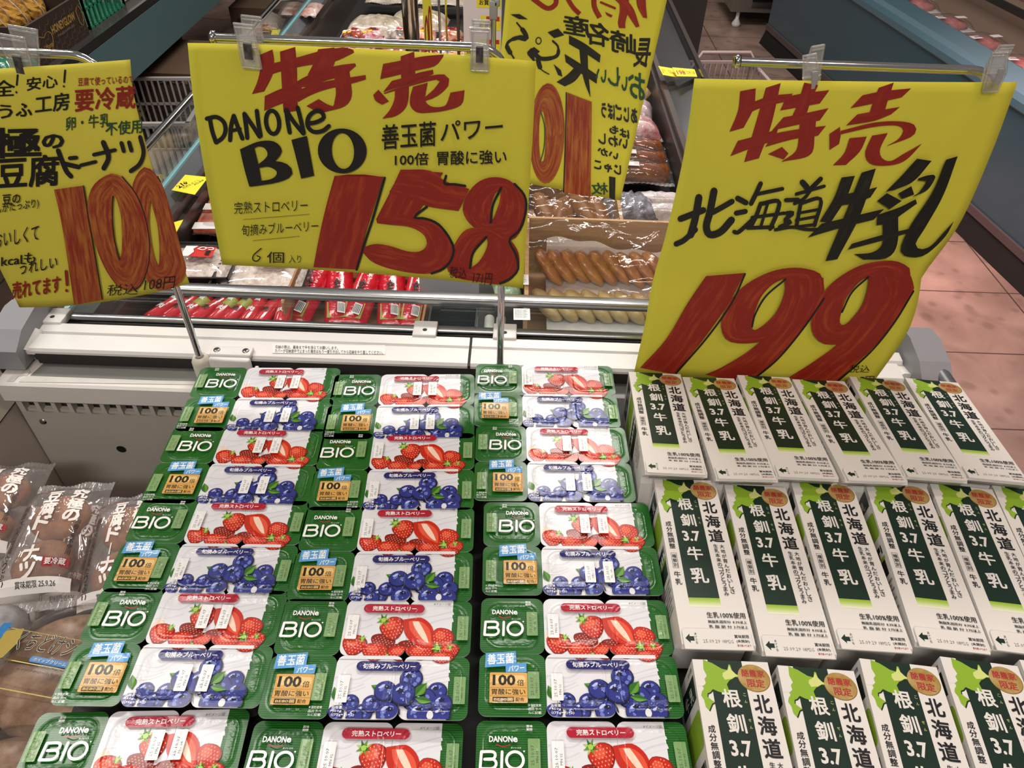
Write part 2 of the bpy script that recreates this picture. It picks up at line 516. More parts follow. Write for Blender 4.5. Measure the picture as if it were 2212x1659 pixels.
# roller-cover housing
def slat(x0, x1, ya, yb, z, th, name):
    b = MB(); c = .006
    b.prism([(ya, z - th), (ya, z - .004), (ya + .003, z), (yb, z + .0015), (yb, z - th)], x0, x1, M_white, 'x'); return cp(b, name)
for x0, x1 in ((-.712, -.066), (-.062, .572)):
    slat(x0, x1, .8175, .852, .820, .010, 'cover_slat'); slat(x0 + (-.008 if x0 < -.5 else 0), x1 + (.012 if x1 > .5 else 0), .856, .877, .821, .008, 'cover_slat')
b = MB(); b.box((-.07, .855, .806), (1.27, .07, .016), M_dark); b.box((-.07, .82, .803), (1.26, .006, .018), M_dark)
b.box((-.064, .84, .808), (.003, .05, .022), M_dark); cp(b, 'cover_core')
b = MB(); b.tube([(-.70, .905, .812), (.57, .905, .812)], .0075, M_alu, 12); b.box((-.065, .912, .797), (1.27, .01, .02), M_gcap); cp(b, 'tube_rail')
for cx, cy in ((106, 687), (916, 716), (1090, 724)):
    p = P(cx, cy + 6, .826); b = MB(); b.box((p.x, .893, .820), (.036, .036, .012), M_white, bev=.0015)
    b.lathe([(0, .0003), (.0035, .0003)], M_dark, 14, c=(p.x, .888, .826)); cp(b, 'rail_pad')
p = P(510, 745, .822); b = MB()
b.box((p.x, .822, .8235), (.060, .02, .008), M_white, bev=.002); b.box((p.x, .808, .806), (.060, .010, .036), M_white, bev=.003)
b.box((p.x, .800, .788), (.072, .014, .010), M_white, bev=.003)
for sx in (-1, 1):
    b.box((p.x + sx * .037, .803, .797), (.006, .016, .026), M_white, bev=.002)
    b.lathe([(0, .0012), (.0045, .0012), (.005, 0)], M_alu, 16, c=(p.x + sx * .021, .822, .8275))
    for an in (0, 1): b.box((p.x + sx * .021, .822, .8289), (.006, .001, .0004) if an else (.001, .006, .0004), M_dark)
cp(b, 'cover_clamp')
# caution lettering on the near slat
b = MB(); a = Art(); a.rect(588, 744, 832, 764, mat('clear_label', 'ece9e6', .25))
mt = mat('print_black', '1b1a1a', .5)
a.text('収納の際は、最後まで手を添えてお願いします。', 595, 747, 730, 754.5, mt, .02, rise=1)
a.text('カバーが収納途中で止まった場合はもう一度引き出してから収納をやり直してください。', 594, 755, 827, 763, mt, .02, rise=1.5)
a.into(b, lambda x, y, z: P(x, y + (x - 700) * .012, .8213) + Vector((0, 0, z)), base=.0001); cp(b, 'caution_label')
# end caps and the grey tube running to the front
def cap(sx, x):
    b = MB(); pr = [(.80, .795), (.80, .828), (.83, .846), (.875, .854), (.905, .850), (.918, .832), (.918, .795)]
    b.prism(pr, x, x + sx * .045, M_gcap, 'x'); return cp(b, 'end_cap')
cap(1, .588); cap(-1, -.712)
b = MB(); b.tube([(-.716, .835, .80), (-.716, .822, .812), (-.716, .858, .818)], .012, M_wht2, 10); cp(b, 'cover_end')
b = MB(); b.tube([(.582, .86, .80), (.582, .83, .806)], .014, M_wht2, 10); cp(b, 'cover_end')
b = MB(); b.tube([(.622, .83, .828), (.638, .45, .828), (.64, -.1, .828)], .0125, mat('grey_tube', '55555a', .35), 12); b.tube([(.615, .82, .825), (.618, .80, .74)], .011, M_gcap, 10); cp(b, 'side_tube')
b = MB(); b.tube([(-.775, .83, .83), (-.79, .45, .83), (-.80, -.1, .83)], .0125, mat('grey_tube', '55555a', .35), 12); cp(b, 'side_tube')


# ------------------------------------------------------------------ paper signs
def sign(name, Lp, Rp, Y0, curl, m, label, top=0, bot=0, group=None, nx=28, ny=28, Yb=None):
    def wp(x, y, zz=0):
        Y = Y0
        for _ in range(4):
            p = V(x, y, Y); Y = Y0 + curl(p.x, p.z)
        p = V(x, y, Y - zz); return p
    L, _ = resamp(Lp, ny + 1); R, _ = resamp(Rp, ny + 1); vs = []
    for j in range(ny + 1):
        t = j / ny
        for i in range(nx + 1):
            u = i / nx; q = L[j].lerp(R[j], u); q.y += (top * (1 - t) + bot * t) * 4 * u * (1 - u); vs.append(wp(q.x, q.y))
    c = sum(vs, Vector()) / len(vs); base = Vector((c.x, c.y, min(v.z for v in vs)))
    fs = [(j * (nx + 1) + i, (j + 1) * (nx + 1) + i, (j + 1) * (nx + 1) + i + 1, j * (nx + 1) + i + 1) for j in range(ny) for i in range(nx)]
    e = empty(name, base, label=label, cat='sign', group=group)
    b = MB(); b.add([v - base for v in vs], fs, m, smooth=True); o = b.obj('sheet', e)
    s = o.modifiers.new('s', 'SOLIDIFY'); s.thickness = .0004; s.offset = -1
    def letters(a, nm='lettering'):
        b = MB(); a.into(b, lambda x, y, z: wp(x, y, z) - base, step=.00003, base=.0006); return b.obj(nm, e)
    return e, letters


YS = .80
# --- middle sign (158)
Z1 = (400, 80, 2.8359); ZB = (520, 0, 3.95)
e, LET = sign('price_sign', [(405, 93), (418, 220), (447, 400), (480, 572)], [(1158, 133), (1152, 270), (1141, 450), (1130, 623)], YS - .012,
              lambda x, z: .007 * sin(x * 17 + 1.2) + (.010 * max(0, (z - 1.25) / .1) * sin((x + .35) * 9)), M_paper,
              'yellow handwritten price sign reading 158, hanging above the yogurt packs', top=-8, bot=-6)
a = Art(); R = M_redb; a.z(*ZB)
a.rib([(160, 470), (165, 590), (140, 700), (95, 803)], [(270, 422), (285, 520), (270, 640), (200, 780)], R)
a.rib([(190, 560), (480, 490), (700, 430), (880, 405), (960, 425)], [(215, 650), (400, 592), (600, 552), (800, 525), (968, 448)], R)
a.rib([(335, 440), (345, 640), (355, 800), (365, 960)], [(465, 400), (480, 600), (480, 800), (490, 945)], R)
a.rib([(205, 820), (350, 755), (520, 700)], [(200, 945), (350, 885), (520, 835)], R)
a.rib([(470, 700), (560, 650), (700, 590), (850, 555), (975, 540)], [(480, 745), (600, 735), (700, 695), (880, 640), (985, 560)], R)
a.rib([(440, 800), (540, 750), (700, 700), (900, 665), (1065, 640)], [(490, 870), (600, 810), (740, 760), (920, 720), (1068, 678)], R)
a.rib([(660, 420), (620, 540), (570, 640)], [(800, 405), (800, 540), (720, 640)], R)
a.rib([(790, 600), (812, 780), (800, 860), (790, 905), (740, 900)], [(918, 560), (940, 700), (945, 830), (880, 910), (700, 960)], R)
a.rib([(560, 905), (640, 945), (700, 955)], [(665, 845), (740, 890), (800, 910)], R)
a.rib([(1215, 545), (1350, 520), (1560, 480), (1730, 465)], [(1190, 675), (1360, 635), (1500, 600), (1660, 560), (1730, 478)], R)
a.rib([(1365, 480), (1365, 600), (1370, 670)], [(1480, 440), (1485, 560), (1490, 650)], R)
a.rib([(1290, 690), (1400, 660), (1520, 620), (1640, 595)], [(1215, 785), (1330, 745), (1480, 690), (1645, 630)], R)
a.rib([(1215, 795), (1430, 712), (1600, 650), (1740, 635), (1780, 680), (1760, 750), (1660, 830), (1570, 860)], [(1230, 800), (1440, 735), (1600, 692), (1680, 678), (1700, 688), (1680, 720), (1640, 770), (1575, 825)], R)
a.rib([(1130, 810), (1150, 860), (1205, 893)], [(1175, 765), (1215, 810), (1265, 865)], R)
a.rib([(1315, 770), (1310, 850), (1270, 940), (1210, 1010)], [(1435, 740), (1430, 850), (1400, 930), (1320, 990), (1215, 1012)], R)
a.rib([(1470, 740), (1445, 830), (1450, 910), (1510, 960), (1620, 960), (1760, 940), (1885, 890), (1910, 770)], [(1595, 705), (1575, 820), (1580, 870), (1620, 905), (1680, 915), (1735, 905), (1760, 880), (1790, 790)], R, n=24)
a.z(*Z1); K = M_blk
def ringl(cx, cy, rx, ry, w, rot=0, a0=0, a1=360, m=None):
    pts = []
    for i in range(19):
        q = radians(a0 + (a1 - a0) * i / 18); x_, y_ = rx * cos(q), ry * sin(q); pts.append((cx + x_ * cos(rot) - y_ * sin(rot), cy + x_ * sin(rot) + y_ * cos(rot)))
    a.line(pts, w, m or K, n=24)
w = 26
a.line([(150, 498), (165, 575), (188, 645)], w, K); a.line([(132, 500), (190, 490), (235, 520), (247, 570), (230, 615), (190, 646)], w, K)
a.line([(275, 632), (280, 550), (297, 482)], w, K); a.line([(297, 482), (320, 545), (350, 622)], w, K); a.line([(278, 575), (335, 562)], 22, K)
a.line([(380, 618), (372, 545), (362, 470)], w, K); a.line([(362, 470), (410, 540), (455, 610)], w, K); a.line([(462, 605), (448, 530), (438, 452)], w, K)
ringl(535, 522, 40, 72, w, -.12)
a.line([(640, 585), (628, 520), (618, 448)], w, K); a.line([(618, 448), (665, 520), (722, 590)], w, K); a.line([(725, 588), (708, 510), (688, 432)], w, K)
a.line([(752, 528), (800, 522), (848, 495), (832, 458), (795, 455), (755, 490), (750, 545), (785, 580), (840, 575), (880, 545)], w, K, n=30)
a.rib([(335, 688), (360, 800), (392, 915)], [(420, 668), (450, 790), (470, 900)], K)
a.rib([(335, 688), (450, 640), (545, 640), (592, 690), (570, 740), (520, 775)], [(420, 682), (450, 670), (485, 680), (505, 715), (490, 745), (445, 782)], K)
a.rib([(450, 775), (560, 760), (640, 790), (652, 850), (560, 892), (392, 918)], [(450, 802), (510, 795), (558, 820), (555, 850), (520, 872), (455, 882)], K)
a.rib([(650, 630), (680, 745), (710, 867)], [(745, 605), (770, 740), (790, 850)], K)
def ring(o, i, m, n=40): a.rib(o, i, m, n=n, closed=True)
def el(cx, cy, rx, ry, rot=0, k=16): return [(cx + rx * cos(2 * pi * t / k) * cos(rot) - ry * sin(2 * pi * t / k) * sin(rot), cy + rx * cos(2 * pi * t / k) * sin(rot) + ry * sin(2 * pi * t / k) * cos(rot)) for t in range(k + 1)]
ring(el(962, 697, 150, 137, .1), el(966, 698, 68, 110, -.08), K)
R = M_redo
a.rib([(915, 850), (870, 1010), (825, 1200), (785, 1410)], [(1215, 855), (1160, 1030), (1100, 1220), (1050, 1425)], R, w=5); a.poly([(915, 852), (1000, 842), (1100, 842), (1215, 858), (1100, 900)], R)
a.rib([(1320, 812), (1250, 960), (1167, 1120)], [(1580, 830), (1500, 960), (1405, 1110)], R, w=5)
a.rib([(1330, 812), (1500, 818), (1600, 885), (1740, 930)], [(1250, 950), (1400, 1005), (1500, 1040), (1675, 1065)], R, w=5)
a.rib([(1170, 1115), (1300, 1090), (1405, 1105), (1560, 1150), (1645, 1280), (1600, 1400), (1490, 1450), (1300, 1430), (1150, 1380), (1080, 1310)], [(1175, 1140), (1260, 1150), (1380, 1165), (1460, 1210), (1480, 1270), (1440, 1312), (1360, 1312), (1250, 1278), (1160, 1268), (1085, 1290)], R, n=34, w=5)
ring([(1700, 1060), (1730, 960), (1800, 885), (1890, 858), (1990, 880), (2065, 960), (2090, 1070), (2060, 1180), (1990, 1245), (1850, 1200), (1750, 1150), (1700, 1060)],
     [(1868, 1090), (1872, 1040), (1890, 980), (1915, 935), (1935, 925), (1932, 960), (1925, 1010), (1905, 1070), (1888, 1110), (1874, 1135), (1868, 1120), (1868, 1090)], R)
ring([(1850, 1170), (1720, 1180), (1640, 1290), (1600, 1400), (1650, 1470), (1800, 1500), (1950, 1512), (2035, 1440), (2045, 1330), (1990, 1240), (1920, 1190), (1850, 1170)],
     [(1845, 1225), (1800, 1262), (1760, 1320), (1742, 1380), (1748, 1412), (1762, 1405), (1800, 1375), (1835, 1320), (1852, 1270), (1850, 1245), (1848, 1235), (1845, 1225)], R)
for q in ([(1222, 862), (1150, 1110), (1100, 1260), (1050, 1425)], [(1598, 850), (1590, 898), (1650, 902), (1715, 912)], [(1480, 1040), (1400, 1105), (1470, 1112), (1560, 1155), (1640, 1275), (1632, 1360), (1580, 1420), (1510, 1448)],
          [(2018, 900), (2078, 970), (2088, 1060), (2050, 1180), (1985, 1245), (2025, 1330), (2040, 1420), (1990, 1480), (1930, 1510)], [(1935, 925), (1885, 1030), (1872, 1135)], [(1845, 1225), (1765, 1320), (1745, 1415)]):
    a.line(q, 15, K, n=26)
a.text('善玉菌', 1205, 540, 1535, 690, K, .018, rise=-25); a.text('パワー', 1565, 520, 1945, 640, K, .012, rise=-35)
a.text('100倍', 1285, 715, 1490, 790, K, .02, rise=-8); a.text('胃酸に強い', 1545, 700, 1968, 785, K, .02, rise=-10)
a.text('完熟ストロベリー', 300, 1010, 750, 1085, K, -.002, rise=-18); a.text('旬摘みブルーベリー', 345, 1150, 815, 1220, K, -.002, rise=-30)
a.line([(355, 1118), (760, 1085)], 2.5, K, round_=False); a.line([(415, 1247), (700, 1220)], 2.5, K, round_=False)
a.line([(465, 1295), (420, 1335), (415, 1365), (440, 1372), (460, 1350), (440, 1340)], 7, K); a.text('個', 500, 1315, 605, 1385, K, 0); a.text('入り', 635, 1335, 710, 1385, K, .003)
a.text('税込', 1625, 1405, 1730, 1475, K, .002, rise=8, sk=-10); a.text('171円', 1770, 1440, 1885, 1510, K, 0, rise=10, sk=-10)
LET(a)

# --- right sign (199)
R4 = (1380, 120, 2.6587); R3 = (1340, 560, 2.537)
def c199(x, z):
    return .006 * sin(x * 14) + (.012 * ((1.0 - z) / .1) if z < 1.0 else 0) * -.6 + (.006 * max(0, (x - .47) / .08))
e, LET = sign('price_sign', [(1500, 170), (1478, 330), (1440, 500), (1410, 607), (1393, 700), (1368, 812)], [(2198, 178), (2142, 330), (2072, 485), (1992, 598), (1986, 640), (1958, 722), (1880, 835)], YS - .012, c199, M_paper,
              'yellow handwritten price sign reading 199, hanging above the milk cartons', top=2, bot=0)
a = Art(); a.z(*R4); R = M_redb
a.rib([(582, 205), (568, 320), (520, 438)], [(672, 188), (660, 300), (602, 415)], R)
a.rib([(730, 185), (665, 410), (605, 612)], [(815, 158), (760, 400), (690, 590)], R)
a.rib([(640, 272), (760, 232), (885, 218)], [(575, 362), (700, 300), (855, 262)], R)
a.rib([(568, 490), (700, 455), (800, 420)], [(525, 578), (680, 520), (780, 490)], R)
a.rib([(848, 235), (960, 215), (1095, 198)], [(812, 315), (900, 300), (1040, 275)], R)
a.rib([(950, 155), (915, 270), (880, 350)], [(1030, 170), (985, 270), (960, 350)], R)
a.rib([(830, 355), (960, 330), (1090, 302)], [(765, 430), (900, 400), (1040, 372)], R)
a.rib([(780, 447), (900, 425), (1075, 403)], [(725, 525), (880, 482), (1030, 460)], R)
a.rib([(925, 370), (918, 470), (900, 550), (820, 608)], [(1020, 350), (1010, 450), (985, 570), (822, 610)], R)
a.poly([(742, 566), (822, 525), (845, 548), (860, 562), (832, 597)], R)
a.rib([(1285, 228), (1400, 205), (1565, 188)], [(1215, 302), (1350, 275), (1510, 240)], R)
a.rib([(1378, 185), (1345, 270), (1325, 330)], [(1465, 155), (1430, 260), (1410, 330)], R)
a.rib([(1255, 338), (1380, 315), (1500, 295)], [(1190, 402), (1350, 375), (1450, 337)], R)
a.poly([(1155, 410), (1095, 450), (1095, 542), (1150, 508), (1160, 460)], R)
a.rib([(1160, 432), (1350, 385), (1500, 378), (1585, 400), (1575, 460), (1430, 518)], [(1160, 452), (1350, 410), (1480, 402), (1520, 430), (1490, 480), (1425, 518)], R, n=24)
a.rib([(1210, 475), (1180, 560), (1115, 630)], [(1310, 465), (1270, 550), (1190, 628)], R)
a.rib([(1340, 460), (1300, 560), (1330, 622), (1430, 632), (1530, 603), (1625, 508)], [(1430, 445), (1385, 540), (1400, 592), (1450, 605), (1520, 565), (1622, 508)], R, n=22)
K = M_blks
def ln(pts, w): a.line(pts, w * 1.22, K, n=max(5, len(pts) * 5))
ln([(240, 938), (370, 888)], 30); ln([(345, 815), (325, 930), (298, 1030)], 34); ln([(215, 1082), (260, 1060), (325, 1000)], 26)
ln([(432, 778), (408, 900), (388, 980), (408, 1028), (470, 1012), (532, 945)], 34); ln([(425, 900), (480, 870), (535, 838)], 26)
ln([(568, 820), (615, 845)], 26); ln([(560, 905), (612, 895)], 24); ln([(548, 1012), (575, 1012), (655, 940)], 20)
ln([(700, 735), (675, 790), (645, 850)], 22); ln([(680, 795), (825, 765)], 18); ln([(700, 850), (675, 920), (640, 988)], 20); ln([(700, 852), (800, 835), (795, 900), (755, 995)], 20)
ln([(625, 990), (770, 985)], 18); ln([(650, 930), (835, 905)], 16); ln([(740, 850), (700, 985)], 14)
ln([(940, 728), (965, 755)], 28); ln([(1045, 708), (985, 768)], 22); ln([(905, 795), (1065, 750)], 16); ln([(985, 775), (950, 820), (895, 850)], 16)
ln([(930, 850), (905, 985)], 18); ln([(930, 848), (1045, 825), (1010, 975)], 18); ln([(915, 905), (1025, 885)], 14); ln([(905, 945), (1015, 925)], 14); ln([(895, 985), (1010, 970)], 14)
ln([(845, 830), (915, 828)], 20); ln([(850, 905), (885, 905), (840, 945), (872, 955), (810, 985)], 20); ln([(785, 1000), (880, 985), (960, 998), (1045, 998)], 16)
a.rib([(1165, 700), (1120, 820), (1040, 952)], [(1242, 690), (1190, 820), (1105, 955)], K); a.rib([(1165, 800), (1290, 775), (1370, 755)], [(1120, 870), (1240, 845), (1330, 815)], K)
a.rib([(1050, 965), (1200, 930), (1410, 880)], [(970, 1045), (1150, 992), (1350, 942)], K); a.rib([(1280, 672), (1190, 900), (1072, 1180)], [(1362, 648), (1270, 920), (1140, 1170)], K)
a.rib([(1598, 592), (1510, 690), (1420, 780)], [(1682, 605), (1580, 720), (1468, 772)], K)
a.poly([(1368, 835), (1425, 790), (1510, 835), (1440, 882)], K); a.poly([(1490, 792), (1565, 750), (1582, 798), (1512, 824)], K)
a.rib([(1605, 705), (1660, 688), (1705, 692), (1660, 770), (1590, 805)], [(1602, 718), (1640, 720), (1652, 725), (1610, 785), (1572, 808)], K)
a.rib([(1590, 825), (1500, 870), (1400, 905), (1370, 915)], [(1598, 850), (1520, 905), (1440, 960), (1365, 975)], K)
a.rib([(1400, 960), (1400, 1080), (1340, 1130), (1235, 1140)], [(1490, 925), (1485, 1080), (1430, 1160), (1290, 1172)], K); a.rib([(1225, 1080), (1400, 1030), (1585, 988)], [(1200, 1115), (1400, 1062), (1570, 1012)], K)
a.rib([(1765, 598), (1690, 780), (1560, 980), (1503, 1120), (1560, 1158), (1650, 1142), (1760, 1040), (1810, 950)], [(1832, 578), (1750, 800), (1650, 980), (1590, 1080), (1620, 1112), (1680, 1092), (1740, 1030), (1803, 958)], K, n=30)
a.z(*R3); R = M_redo
a.rib([(470, 92), (370, 240), (250, 440), (108, 595)], [(682, 75), (600, 230), (470, 420), (300, 630)], R, w=6)
ring([(1110, 110), (1010, 50), (850, 60), (700, 130), (600, 230), (552, 345), (580, 440), (680, 462), (800, 445), (900, 410), (1010, 300), (1110, 110)],
     [(905, 112), (880, 112), (820, 150), (770, 210), (740, 280), (722, 360), (732, 388), (765, 375), (820, 330), (860, 280), (895, 200), (905, 112)], R, 44)
a.rib([(900, 115), (900, 220), (840, 370), (720, 490), (560, 590), (465, 632)], [(1113, 100), (1110, 210), (1010, 370), (890, 510), (780, 620), (700, 680)], R, n=24, w=6)
ring([(1590, 85), (1540, 20), (1440, 8), (1300, 40), (1150, 140), (1060, 280), (1052, 400), (1120, 465), (1250, 455), (1370, 400), (1480, 280), (1590, 85)],
     [(1360, 97), (1340, 100), (1290, 145), (1240, 210), (1215, 280), (1203, 335), (1215, 360), (1250, 345), (1300, 290), (1330, 240), (1352, 170), (1360, 97)], R, 44)
a.rib([(1362, 97), (1370, 190), (1320, 330), (1210, 450), (1070, 555), (920, 650)], [(1592, 90), (1606, 180), (1500, 345), (1390, 480), (1260, 600), (1150, 700)], R, n=24, w=6)
K = M_blk
for q in ([(684, 80), (610, 240), (475, 430), (305, 625)], [(1116, 215), (1010, 370), (870, 540), (740, 650)], [(905, 110), (800, 200), (740, 300), (722, 370)], [(1607, 175), (1500, 350), (1370, 510), (1190, 670)], [(1360, 97), (1270, 180), (1215, 290)]):
    a.line(q, 10, K, n=20)
a.text('税込', 1262, 580, 1375, 622, K, 0, sk=-12); a.text('215円', 1258, 640, 1395, 682, K, 0, sk=-12)
LET(a)

# --- left sign (100)
ZL = (0, 0, 3.95); ZM = (0, 400, 3.95)
e, LET = sign('price_sign', [(-190, 158), (-130, 300), (-55, 470), (42, 664)], [(281, 129), (292, 220), (345, 420), (409, 612)], YS - .012,
              lambda x, z: .006 * sin(x * 15) - .010 * max(0, (1.12 - z) / .2) + .010 * max(0, (-x - .62) / .1), M_paperL,
              'yellow handwritten price sign reading 100, hanging above the doughnuts at the left', top=2, bot=14)
a = Art(); a.z(*ZL); K = M_blk; R = M_red
a.text('全', -60, 690, 125, 825, K, .02, rise=-10); a.text('安心', 228, 665, 490, 775, K, .022, rise=-30)
for x in (150, 555): a.line([(x, 600 if x > 300 else 640), (x - 8, 725 if x < 300 else 700)], 16, K); a.line([(x - 12, 785 if x < 300 else 735), (x - 10, 790 if x < 300 else 738)], 16, K)
a.text('ふ', 135, 885, 270, 995, K, .03, rise=-5); a.text('う', -20, 895, 105, 1010, K, .02); a.text('工房', 300, 820, 590, 970, K, .022, rise=-35)
a.text('豆腐て使っているので', 665, 665, 1140, 735, R, .015, rise=-25); a.text('要冷蔵', 640, 765, 1155, 955, R, .03, rise=-35)
a.text('卵・牛乳', 562, 1000, 940, 1115, M_grn, .015, rise=-35); a.text('不使用', 900, 1045, 1212, 1160, M_grn, .02, rise=-28)
a.text('極', -60, 1100, 340, 1345, K, .045, rise=-10); a.text('の', 362, 1150, 540, 1262, K, .05)
a.text('豆腐', -20, 1350, 500, 1610, K, .035, rise=-30)
a.line([(495, 1285), (560, 1450), (605, 1505)], 40, K); a.line([(540, 1395), (670, 1425)], 40, K); a.line([(595, 1350), (650, 1345)], 34, K)
a.line([(690, 1410), (815, 1380)], 30, K); a.line([(800, 1320), (980, 1280)], 32, K); a.line([(880, 1215), (925, 1340), (885, 1435)], 42, K)
a.line([(1035, 1220), (1055, 1290)], 34, K); a.line([(1100, 1215), (1120, 1285)], 34, K); a.line([(1195, 1170), (1225, 1300), (1190, 1400), (1115, 1460)], 36, K)
a.z(*ZM)
a.text('豆の', 20, 85, 172, 165, K, .022, rise=-15); a.text('んがたっぷり)', -40, 165, 330, 255, K, .014, rise=-55)
a.text('おいしくて', -50, 410, 330, 545, K, .006, rise=-75); a.text('kcalも', 10, 605, 300, 695, K, .015, rise=-35); a.text('うれしい', 170, 665, 488, 765, K, .012, rise=-60)
a.text('売れてます', 105, 830, 515, 975, R, .035, rise=-60); a.line([(562, 735), (572, 850)], 24, R); a.line([(566, 898), (568, 902)], 24, R)
O = M_ora
a.rib([(460, 38), (520, 300), (585, 700), (632, 1022)], [(708, 4), (745, 250), (805, 600), (868, 978)], O, n=20, w=5)
ring([(1230, -155), (1340, -80), (1410, 60), (1485, 320), (1550, 560), (1590, 740), (1500, 868), (1330, 892), (1230, 760), (1180, 500), (1140, 250), (1130, 0), (1230, -155)],
     [(1285, 135), (1305, 200), (1340, 330), (1355, 450), (1360, 560), (1358, 650), (1350, 690), (1325, 640), (1300, 540), (1283, 430), (1272, 320), (1275, 220), (1285, 135)], O, 44)
ring([(950, -100), (1080, -30), (1200, 150), (1270, 400), (1270, 650), (1200, 850), (1130, 902), (1000, 860), (880, 680), (790, 430), (745, 200), (790, 10), (950, -100)],
     [(970, 90), (1000, 140), (1030, 260), (1040, 400), (1040, 520), (1030, 610), (1022, 640), (1005, 600), (985, 520), (965, 400), (955, 280), (958, 160), (970, 90)], O, 44)
for q in ([(712, 5), (750, 250), (812, 600), (874, 975)], [(1040, -75), (1180, 110), (1262, 380), (1272, 640), (1215, 830), (1150, 892)], [(1345, -75), (1370, -30)], [(962, 95), (958, 240), (975, 460), (1018, 635)]):
    a.line(q, 9, K, n=22)
a.text('税込', 920, 850, 1185, 945, K, .004, rise=-10, sk=-12); a.text('108円', 1240, 800, 1500, 905, K, .002, rise=-25, sk=-15)
LET(a)

# --- sign behind, seen from its back with the ink showing through (mirrored)
ZC = (1060, 0, 3.95)
e, LET = sign('price_sign', [(1098, -70), (1085, 80), (1070, 240), (1052, 380)], [(1458, -75), (1420, 90), (1378, 270), (1340, 433)], 1.36, lambda x, z: .008 * sin(x * 14), M_paper,
              'yellow price sign seen from behind with mirrored brush writing, beyond the 158 sign', top=0, bot=0)
a = Art(); a.z(*ZC); K = M_blks; R = M_redo
a.line([(360, -10), (480, 70), (550, 40), (560, -20)], 42, R); a.line([(640, -40), (700, 60), (760, 120)], 40, R, round_=False)
a.line([(880, -40), (885, 60), (930, 150)], 44, R, round_=False); a.line([(940, 20), (1060, 70)], 20, R); a.poly([(975, 100), (1040, 130), (1030, 150), (990, 130)], R)
a.rib([(1090, -60), (1100, 80), (1085, 190), (1095, 240)], [(1180, -60), (1175, 80), (1150, 190), (1150, 240)], R); a.rib([(1000, -60), (1120, 60), (1240, 235)], [(1090, -60), (1210, 60), (1270, 225)], R)
a.rib([(1240, -70), (1250, 50), (1300, 150)], [(1320, -70), (1325, 50), (1335, 155)], R)
KK = M_blk
a.text('長', 1255, 330, 1385, 570, KK, .03, flip=True, sk=-40); a.text('崎', 1020, 245, 1235, 430, KK, .028, flip=True, rise=60); a.text('名', 845, 185, 1010, 375, KK, .03, flip=True, rise=30); a.text('産', 625, 120, 850, 285, KK, .03, flip=True, rise=40)
a.rib([(668, 300), (800, 370), (938, 470)], [(668, 375), (800, 450), (930, 535)], K); a.rib([(630, 460), (760, 540), (908, 640)], [(640, 530), (760, 620), (905, 715)], K)
a.rib([(755, 400), (770, 560), (800, 700), (850, 830)], [(828, 395), (830, 560), (840, 690), (852, 825)], K); a.rib([(730, 560), (650, 640), (562, 700)], [(790, 600), (720, 690), (632, 738)], K)
a.rib([(370, 400), (310, 450), (360, 520)], [(420, 440), (375, 480), (380, 520)], K); a.line([(350, 430), (430, 500), (560, 480), (575, 400), (530, 350)], [40, 36, 30, 18], K, n=20); a.line([(400, 500), (430, 590), (500, 635)], [40, 10], K, round_=False)
a.poly([(485, 275), (575, 243), (628, 300), (540, 325)], K); a.poly([(535, 545), (600, 600), (612, 655), (575, 640)], K); ringl(408, 348, 22, 28, 9, m=KK)
a.poly([(168, 122), (245, 120), (318, 165), (240, 162)], K); a.line([(220, 190), (290, 280), (300, 330), (240, 320), (160, 350), (140, 400), (200, 500)], [14, 40, 44, 34, 24, 40, 14], K, n=26, round_=False)
for t, q, rs in (('お', (1175, 600, 1315, 820), 40), ('い', (1075, 640, 1165, 760), 20), ('し', (1000, 560, 1090, 720), 20), ('い', (900, 580, 985, 690), 20)): a.text(t, *q, M_grn, .03, flip=True, rise=rs)
for t, q in (('あじごぼう', (945, 870, 1250, 1000)), ('はも', (1015, 1060, 1180, 1130)), ('いわし', (920, 1130, 1165, 1220)), ('いか', (915, 1250, 1085, 1310)), ('じゃこ', (885, 1360, 1110, 1440))): a.text(t, *q, KK, .05, flip=True, rise=55)
a.rib([(652, 790), (640, 1100), (630, 1400), (622, 1640)], [(862, 870), (860, 1100), (855, 1400), (852, 1680)], M_ora, n=20, w=5); a.line([(645, 790), (640, 1100), (622, 1640)], 10, KK, n=16)
ring(el(480, 1140, 150, 430, .03), el(440, 1165, 28, 220, .0), M_ora, 44); a.line([(425, 945), (460, 1080), (455, 1260), (420, 1390)], 9, M_grn)
a.text('枚', 860, 1560, 1000, 1660, M_grn, .02, flip=True); a.rib([(1010, 1505), (1012, 1690)], [(1065, 1515), (1060, 1710)], K)
LET(a)


# ------------------------------------------------------------------ chrome sign stands and clips
def stand(bx, x_free, ztop, label, socket=True, bend=1, Y=YS + .008, zb=.790):
    e = empty('sign_stand', (bx, Y, zb), label=label, cat='sign stand'); r = .03
    sx = -1 if x_free < bx else 1
    pts = [(bx, Y, zb + .02), (bx, Y, ztop - r)] + [(bx + sx * r * (1 - cos(q)), Y, ztop - r + r * sin(q)) for q in [pi / 2 * i / 6 for i in range(1, 7)]] + [(x_free, Y, ztop)]
    b = MB(); b.tube([Vector(p) - e.location for p in pts], .0048, M_chrome, 12); b.obj('pole', e)
    b = MB(); b.lathe([(0, -.002), (.0068, -.002), (.0075, .001), (.0068, .004), (0, .004)], M_chrome, 14, M=Matrix.Translation(Vector((x_free, Y, ztop)) - e.location) @ Matrix.Rotation(pi / 2, 4, 'Y')); b.obj('end_knob', e)
    b = MB(); b.lathe([(.013, 0), (.013, .028), (.0095, .036), (.0055, .036), (.0055, .01)], mat('cream_socket', 'c9c4b6', .5), 18); b.obj('socket', e)
    return e
pL = V(437, 788, YS + .008); stand(pL.x, V(-60, 128, YS).x, V(100, 122, YS).z, 'chrome sign stand at the left holding the 100 sign')
